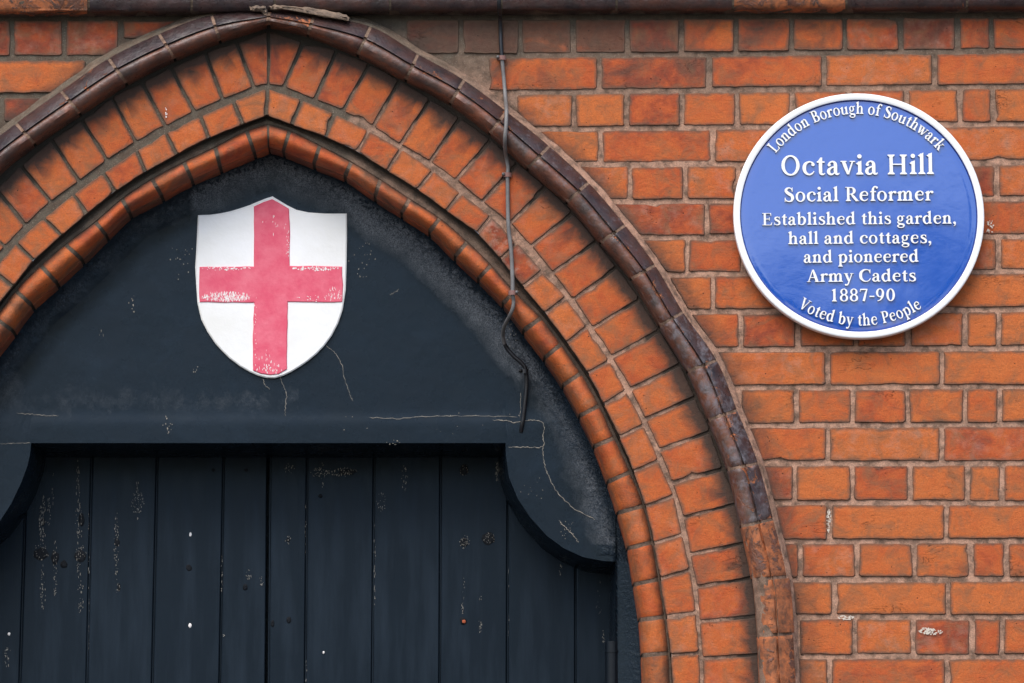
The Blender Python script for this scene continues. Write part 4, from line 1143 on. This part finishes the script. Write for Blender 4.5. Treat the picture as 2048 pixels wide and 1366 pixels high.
def glyph_mesh(ch):
    if ch in LET: return LET[ch]
    V = []; F = []
    hT, hB = -.0044, .0012
    def shell(loop, inner=None, dz=0.0, fillq=None):
        b = len(V); n = len(loop)
        s = 1 if area2(loop) > 0 else -1
        lp = loop if s > 0 else loop[::-1]
        for (x, y) in lp: V.append((x, hB, y))
        for (x, y) in lp: V.append((x, hT+.0006-dz, y))
        li = inset(lp, .9)
        for (x, y) in li: V.append((x, hT-dz, y))
        for k in range(n):
            k2 = (k+1) % n
            F.append((b+k, b+k2, b+n+k2, b+n+k)); F.append((b+n+k, b+n+k2, b+2*n+k2, b+2*n+k))
        return b+2*n, n, s
    for ci, (kd, d) in enumerate(G[ch][1]):
        dz = ci*.00007
        if kd == 'p':
            b, n, s = shell(d, dz=dz); F.append(tuple(range(b, b+n)))
        elif kd == 's':
            pl = smooth_line(d, 5); L, R = [], []
            for i, p in enumerate(pl):
                a = pl[max(0, i-1)]; c = pl[min(len(pl)-1, i+1)]
                l = math.hypot(c[0]-a[0], c[1]-a[1]) or 1; nx, ny = -(c[1]-a[1])/l, (c[0]-a[0])/l
                h_ = max(1.5, p[2]/2); L.append((p[0]+nx*h_, p[1]+ny*h_)); R.append((p[0]-nx*h_, p[1]-ny*h_))
            loop = R+L[::-1]; m = len(R)
            b, n, s = shell(loop, dz=dz)
            ix = (lambda k: b+k) if s > 0 else (lambda k: b+n-1-k)
            for k in range(m-1):
                q = (ix(k), ix(k+1), ix(n-2-k), ix(n-1-k)); F.append(q if s > 0 else q[::-1])
        else:
            x, y, a, b2, c, d2 = d; n = 32; b = len(V)
            for k in range(n):
                t = 2*math.pi*k/n; co, si_ = math.cos(t), math.sin(t)
                V.append((x+a*co, hB, y+b2*si_)); V.append((x+a*co, hT+.0006-dz, y+b2*si_)); V.append((x+(a-.9)*co, hT-dz, y+(b2-.9)*si_))
                if c: V.append((x+(c+.9)*co, hT-dz, y+(d2+.9)*si_)); V.append((x+c*co, hT+.0006-dz, y+d2*si_)); V.append((x+c*co, hB, y+d2*si_))
            m = 6 if c else 3
            for k in range(n):
                k2 = (k+1) % n
                for j in range(m-1): F.append((b+k*m+j, b+k2*m+j, b+k2*m+j+1, b+k*m+j+1))
            if not c: F.append(tuple(b+k*m+2 for k in range(n)))
    me = bpy.data.meshes.new('letter'); me.from_pydata(V, [], F); me.materials.append(M_LETTER); me.materials.append(M_BLUE_IN)
    for pg in me.polygons:
        if min(me.vertices[k].co.y for k in pg.vertices) > hT+.0002 or max(me.vertices[k].co.y for k in pg.vertices) > 0: pg.material_index = 1
    me.update()
    LET[ch] = me; return me
def put(ch, x, z, sx, sz, rot):
    o = bpy.data.objects.new('letter', glyph_mesh(ch)); COL.objects.link(o); o.parent = PLQ
    r_ = math.hypot(x, z); o.location = (x, dome(min(r_, .23))+.0002-pc.y, z); o.rotation_euler = (0, rot, 0); o.scale = (sx, 1, sz)
KS = (P(1768, 431, -.03).x-P(1668, 431, -.03).x)/100        # metres per pixel across
KZ = (P(1718, 381, -.03).z-P(1718, 481, -.03).z)/100
def adv(s, tr_=0): return sum((34 if c == ' ' else G[c][0])+tr_ for c in s)-tr_
def line(s, x0, x1, base, cap, tr_=2, base2=None):
    tot = adv(s, tr_); W_ = (x1-x0)*KS; sx = W_/tot; sz = cap/100*KZ; x = (x0-1717.5)*KS
    base2 = base if base2 is None else base2
    for c in s:
        a = 34 if c == ' ' else G[c][0]
        if c != ' ':
            f = (x/KS+1717.5-x0)/(x1-x0); bb = base+(base2-base)*f
            put(c, x, (431-bb)*KZ, sx, sz, 0)
        x += (a+tr_)*sx
line('Octavia Hill', 1562, 1870, 351.5, 40, 3, 349)
line('Social Reformer', 1567, 1867, 404.5, 28.5, 3, 402)
line('Established this garden,', 1523, 1913, 451.5, 24.5, 3, 448)
line('hall and cottages,', 1575, 1863, 489.3, 24.5, 3, 487)
line('and pioneered', 1605, 1836, 526.3, 24.5, 3, 524.5)
line('Army Cadets', 1612, 1830, 564.5, 24.5, 2, 563)
line('1887-90', 1657, 1788, 603, 25, 3, 602)
def arc_text(s, a0, a1, r_, cap, lower=False, tr_=2):
    tot = adv(s, tr_); sz = cap/100*KZ; span = math.radians(a1-a0); mid_r = r_+(cap*.35*KZ if not lower else -cap*.35*KZ)
    sx = span*mid_r/tot; x = 0
    for c in s:
        a = 34 if c == ' ' else G[c][0]
        if c != ' ':
            th = math.radians(a0)+span*(x+a/2)/tot
            rr_ = r_
            if not lower:
                bx_, bz_ = rr_*math.sin(th), rr_*math.cos(th); rot = th
            else:
                bx_, bz_ = rr_*math.sin(th), -rr_*math.cos(th); rot = -th
            ux_, uz_ = math.cos(rot), -math.sin(rot)
            put(c, bx_-ux_*a/2*sx, bz_-uz_*a/2*sx, sx, sz, rot)
        x += a+tr_
arc_text('London Borough of Southwark', -52.5, 50.8, .2085, 23.5, tr_=2.5)
arc_text('Voted by the People', -33.8, 33.4, .2255, 23.5, True, tr_=2.5)

# ------------------------------------------------------------------ CABLE
CB = empty('cable', 'thin grey and black cable clipped down the bricks across the arch to the panel', 'cable', tuple(P(1010, 500, 0)))
ya = -.006
tube('cable_run', [(998,-60,-.082),(998,-20,-.084),(998,10,-.080),(999,22,-.064),(1000,34,-.020),(1001,60,ya),(1002,90,ya),(1004,117,ya)], .0040, M_CABLEB, CB)
tube('cable_run', [(1004,117,ya),(1007,150,ya),(1010,185,ya-.004),(1012,208,-.030),(1013,222,-.050),(1012,250,-.058),(1010,275,-.056),(1010,295,-.038),(1013,315,-.014),(1016,335,ya),(1015,350,ya)], .0039, M_CABLE, CB, 10, .8)
tube('cable_run', [(1015,350,ya),(1015.5,400,ya),(1017,455,ya),(1022,500,ya+.001),(1025,560,ya),(1025,587,ya)], .0041, M_CABLE, CB, 10, .8)
tube('cable_run', [(1025,587,ya),(1027,600,.000),(1026,615,.002),(1020,630,.012),(1012,645,.035),(1007,658,.060),(1006,672,.080),(1009,688,.092)], .0038, M_CABLE, CB)
tube('cable_run', [(1009,688,.092),(1015,698,.096),(1027,712,.097),(1041,724,.097),(1050,735,.098),(1051,743,.100),(1053,752,.103),(1053,775,.106),(1050,805,.108),(1047,832,.111),(1044,850,.113),(1042,864,.120)], .0042, M_CABLEB, CB)
for u, v, y in ((1004,116,ya),(1015,350,ya),(1025,586,ya),(1049,743,.100)):
    mt = M_CLIP if v < 700 else M_CABLEB
    c = P(u, v, y); V = []; F = []
    for k in range(9):
        a = math.pi*k/8
        for z in (-.0045, .0045): V.append(c+Vector((math.cos(a)*.0082, -math.sin(a)*.0075+.002, z)))
    b0 = len(V)
    for k in range(9):
        a = math.pi*k/8
        for z in (-.0045, .0045): V.append(c+Vector((math.cos(a)*.0062, -math.sin(a)*.0055+.002, z)))
    for k in range(8):
        F.append((k*2, k*2+2, k*2+3, k*2+1)); F.append((b0+k*2+1, b0+k*2+3, b0+k*2+2, b0+k*2))
        F.append((k*2+1, k*2+3, b0+k*2+3, b0+k*2+1)); F.append((k*2, b0+k*2, b0+k*2+2, k*2+2))
    cl = mesh_obj('cable_clip', V, [f[::-1] for f in F], mt, CB)
    sgn = 1 if v in (586,) else -1
    V = []; F = []
    pc2 = c+Vector((sgn*.0085, -.006, .001)); n = 10
    for r_, yy in ((.0001, -.0022), (.0026, -.0016), (.0032, 0), (.0032, .010)):
        for k in range(n):
            a = 2*math.pi*k/n; V.append(pc2+Vector((r_*math.cos(a), yy, r_*math.sin(a))))
    for i in range(3):
        for k in range(n): F.append((i*n+k, (i+1)*n+k, (i+1)*n+(k+1) % n, i*n+(k+1) % n))
    mesh_obj('clip_nail', V, F, mt if v > 700 else M_CABLE, CB, smooth=True)

# ------------------------------------------------------------------ small marks on the bricks
flakes([(1838,1255,1868,1268,60,5,3.5),(1850,1258,1885,1270,50,4,3)], -.0022, 'lime_splash', M_LIME, WALL)
flakes([(1969,440,1990,466,26,4,5)], -.0022, 'lime_splash', M_LIME, WALL)
flakes([(1652,1018,1662,1066,40,2.6,6),(1675,1230,1708,1240,46,5,3)], -.0012, 'lime_splash', M_LIME, WALL)
flakes([(328,215,338,236,10,2,4)], -.0022, 'lime_splash', M_CHIPW, ARCH)

# ------------------------------------------------------------------ garden trees opposite the wall (mirrored in the enamel and the gloss paint)
M_LEAF = mat_plain('leaf_green', (.035, .070, .018), .55, 0, var=(.07, .12, .03), vscale=1.5)
M_BARK = mat_plain('bark', (.08, .065, .05), .9, .01, 12)
def tree(x, y, h, cr_, label, seed):
    r2 = random.Random(seed)
    T_ = empty('tree', label, 'tree', (x, y, 0), 'garden trees opposite the wall')
    V = []; F = []
    def limb(p, q, ra, rb, n=8):
        d = (q-p).normalized(); s_ = d.cross(Vector((0, 1, .1))).normalized(); t_ = s_.cross(d); b = len(V)
        for c, r_ in ((p, ra), ((p+q)/2+s_*.05, (ra+rb)/2), (q, rb)):
            for k in range(n):
                a = 2*math.pi*k/n; V.append(c+s_*math.cos(a)*r_+t_*math.sin(a)*r_)
        for i in range(2):
            for k in range(n): F.append((b+i*n+k, b+i*n+(k+1) % n, b+(i+1)*n+(k+1) % n, b+(i+1)*n+k))
    base = Vector((x, y, 0)); fork = Vector((x+.1, y, h-cr_*1.7))
    limb(base, fork, .26, .17); cc = Vector((x, y, h-cr_))
    tips = []
    for k in range(9):
        q = cc+Vector((r2.uniform(-.7, .7), r2.uniform(-.7, .7), r2.uniform(-.4, .7)))*cr_; limb(fork, q, .10, .03, 6); tips.append(q)
    mesh_obj('trunk', V, F, M_BARK, T_)
    V = []; F = []
    cl = [cc+Vector((r2.gauss(0, .42), r2.gauss(0, .42), r2.gauss(0, .40)))*cr_ for _ in range(46)]
    for c in cl:
        rr_ = cr_*r2.uniform(.16, .30)
        for _ in range(90):
            d = Vector((r2.gauss(0, 1), r2.gauss(0, 1), r2.gauss(0, 1))).normalized()*rr_*r2.random()**.4
            p = c+d; a = Vector((r2.gauss(0, 1), r2.gauss(0, 1), r2.gauss(0, 1))).normalized(); b_ = a.orthogonal().normalized(); s_ = r2.uniform(.07, .14); b0 = len(V)
            V += [p-a*s_, p+b_*s_*.5, p+a*s_, p-b_*s_*.5]; F.append((b0, b0+1, b0+2, b0+3))
    mesh_obj('crown', V, F, M_LEAF, T_)
for i, (x, y, h, c_, lb_) in enumerate(((-11, -33, 9.6, 3.4, 'broad leafy garden tree at the far left opposite the wall'), (-6.2, -30, 8.6, 2.9, 'leafy garden tree opposite the wall, left of the middle'), (-1.8, -31, 8.9, 2.8, 'lowest leafy garden tree, straight opposite the gate'),
                                (2.0, -30, 9.0, 2.6, 'leafy garden tree opposite the blue plaque'), (5.9, -29.5, 11.2, 3.4, 'tallest leafy garden tree, opposite the right end of the wall'), (11.5, -33, 10.2, 3.5, 'broad leafy garden tree at the far right opposite the wall'))):
    tree(x, y, h, c_, lb_, 50+i)
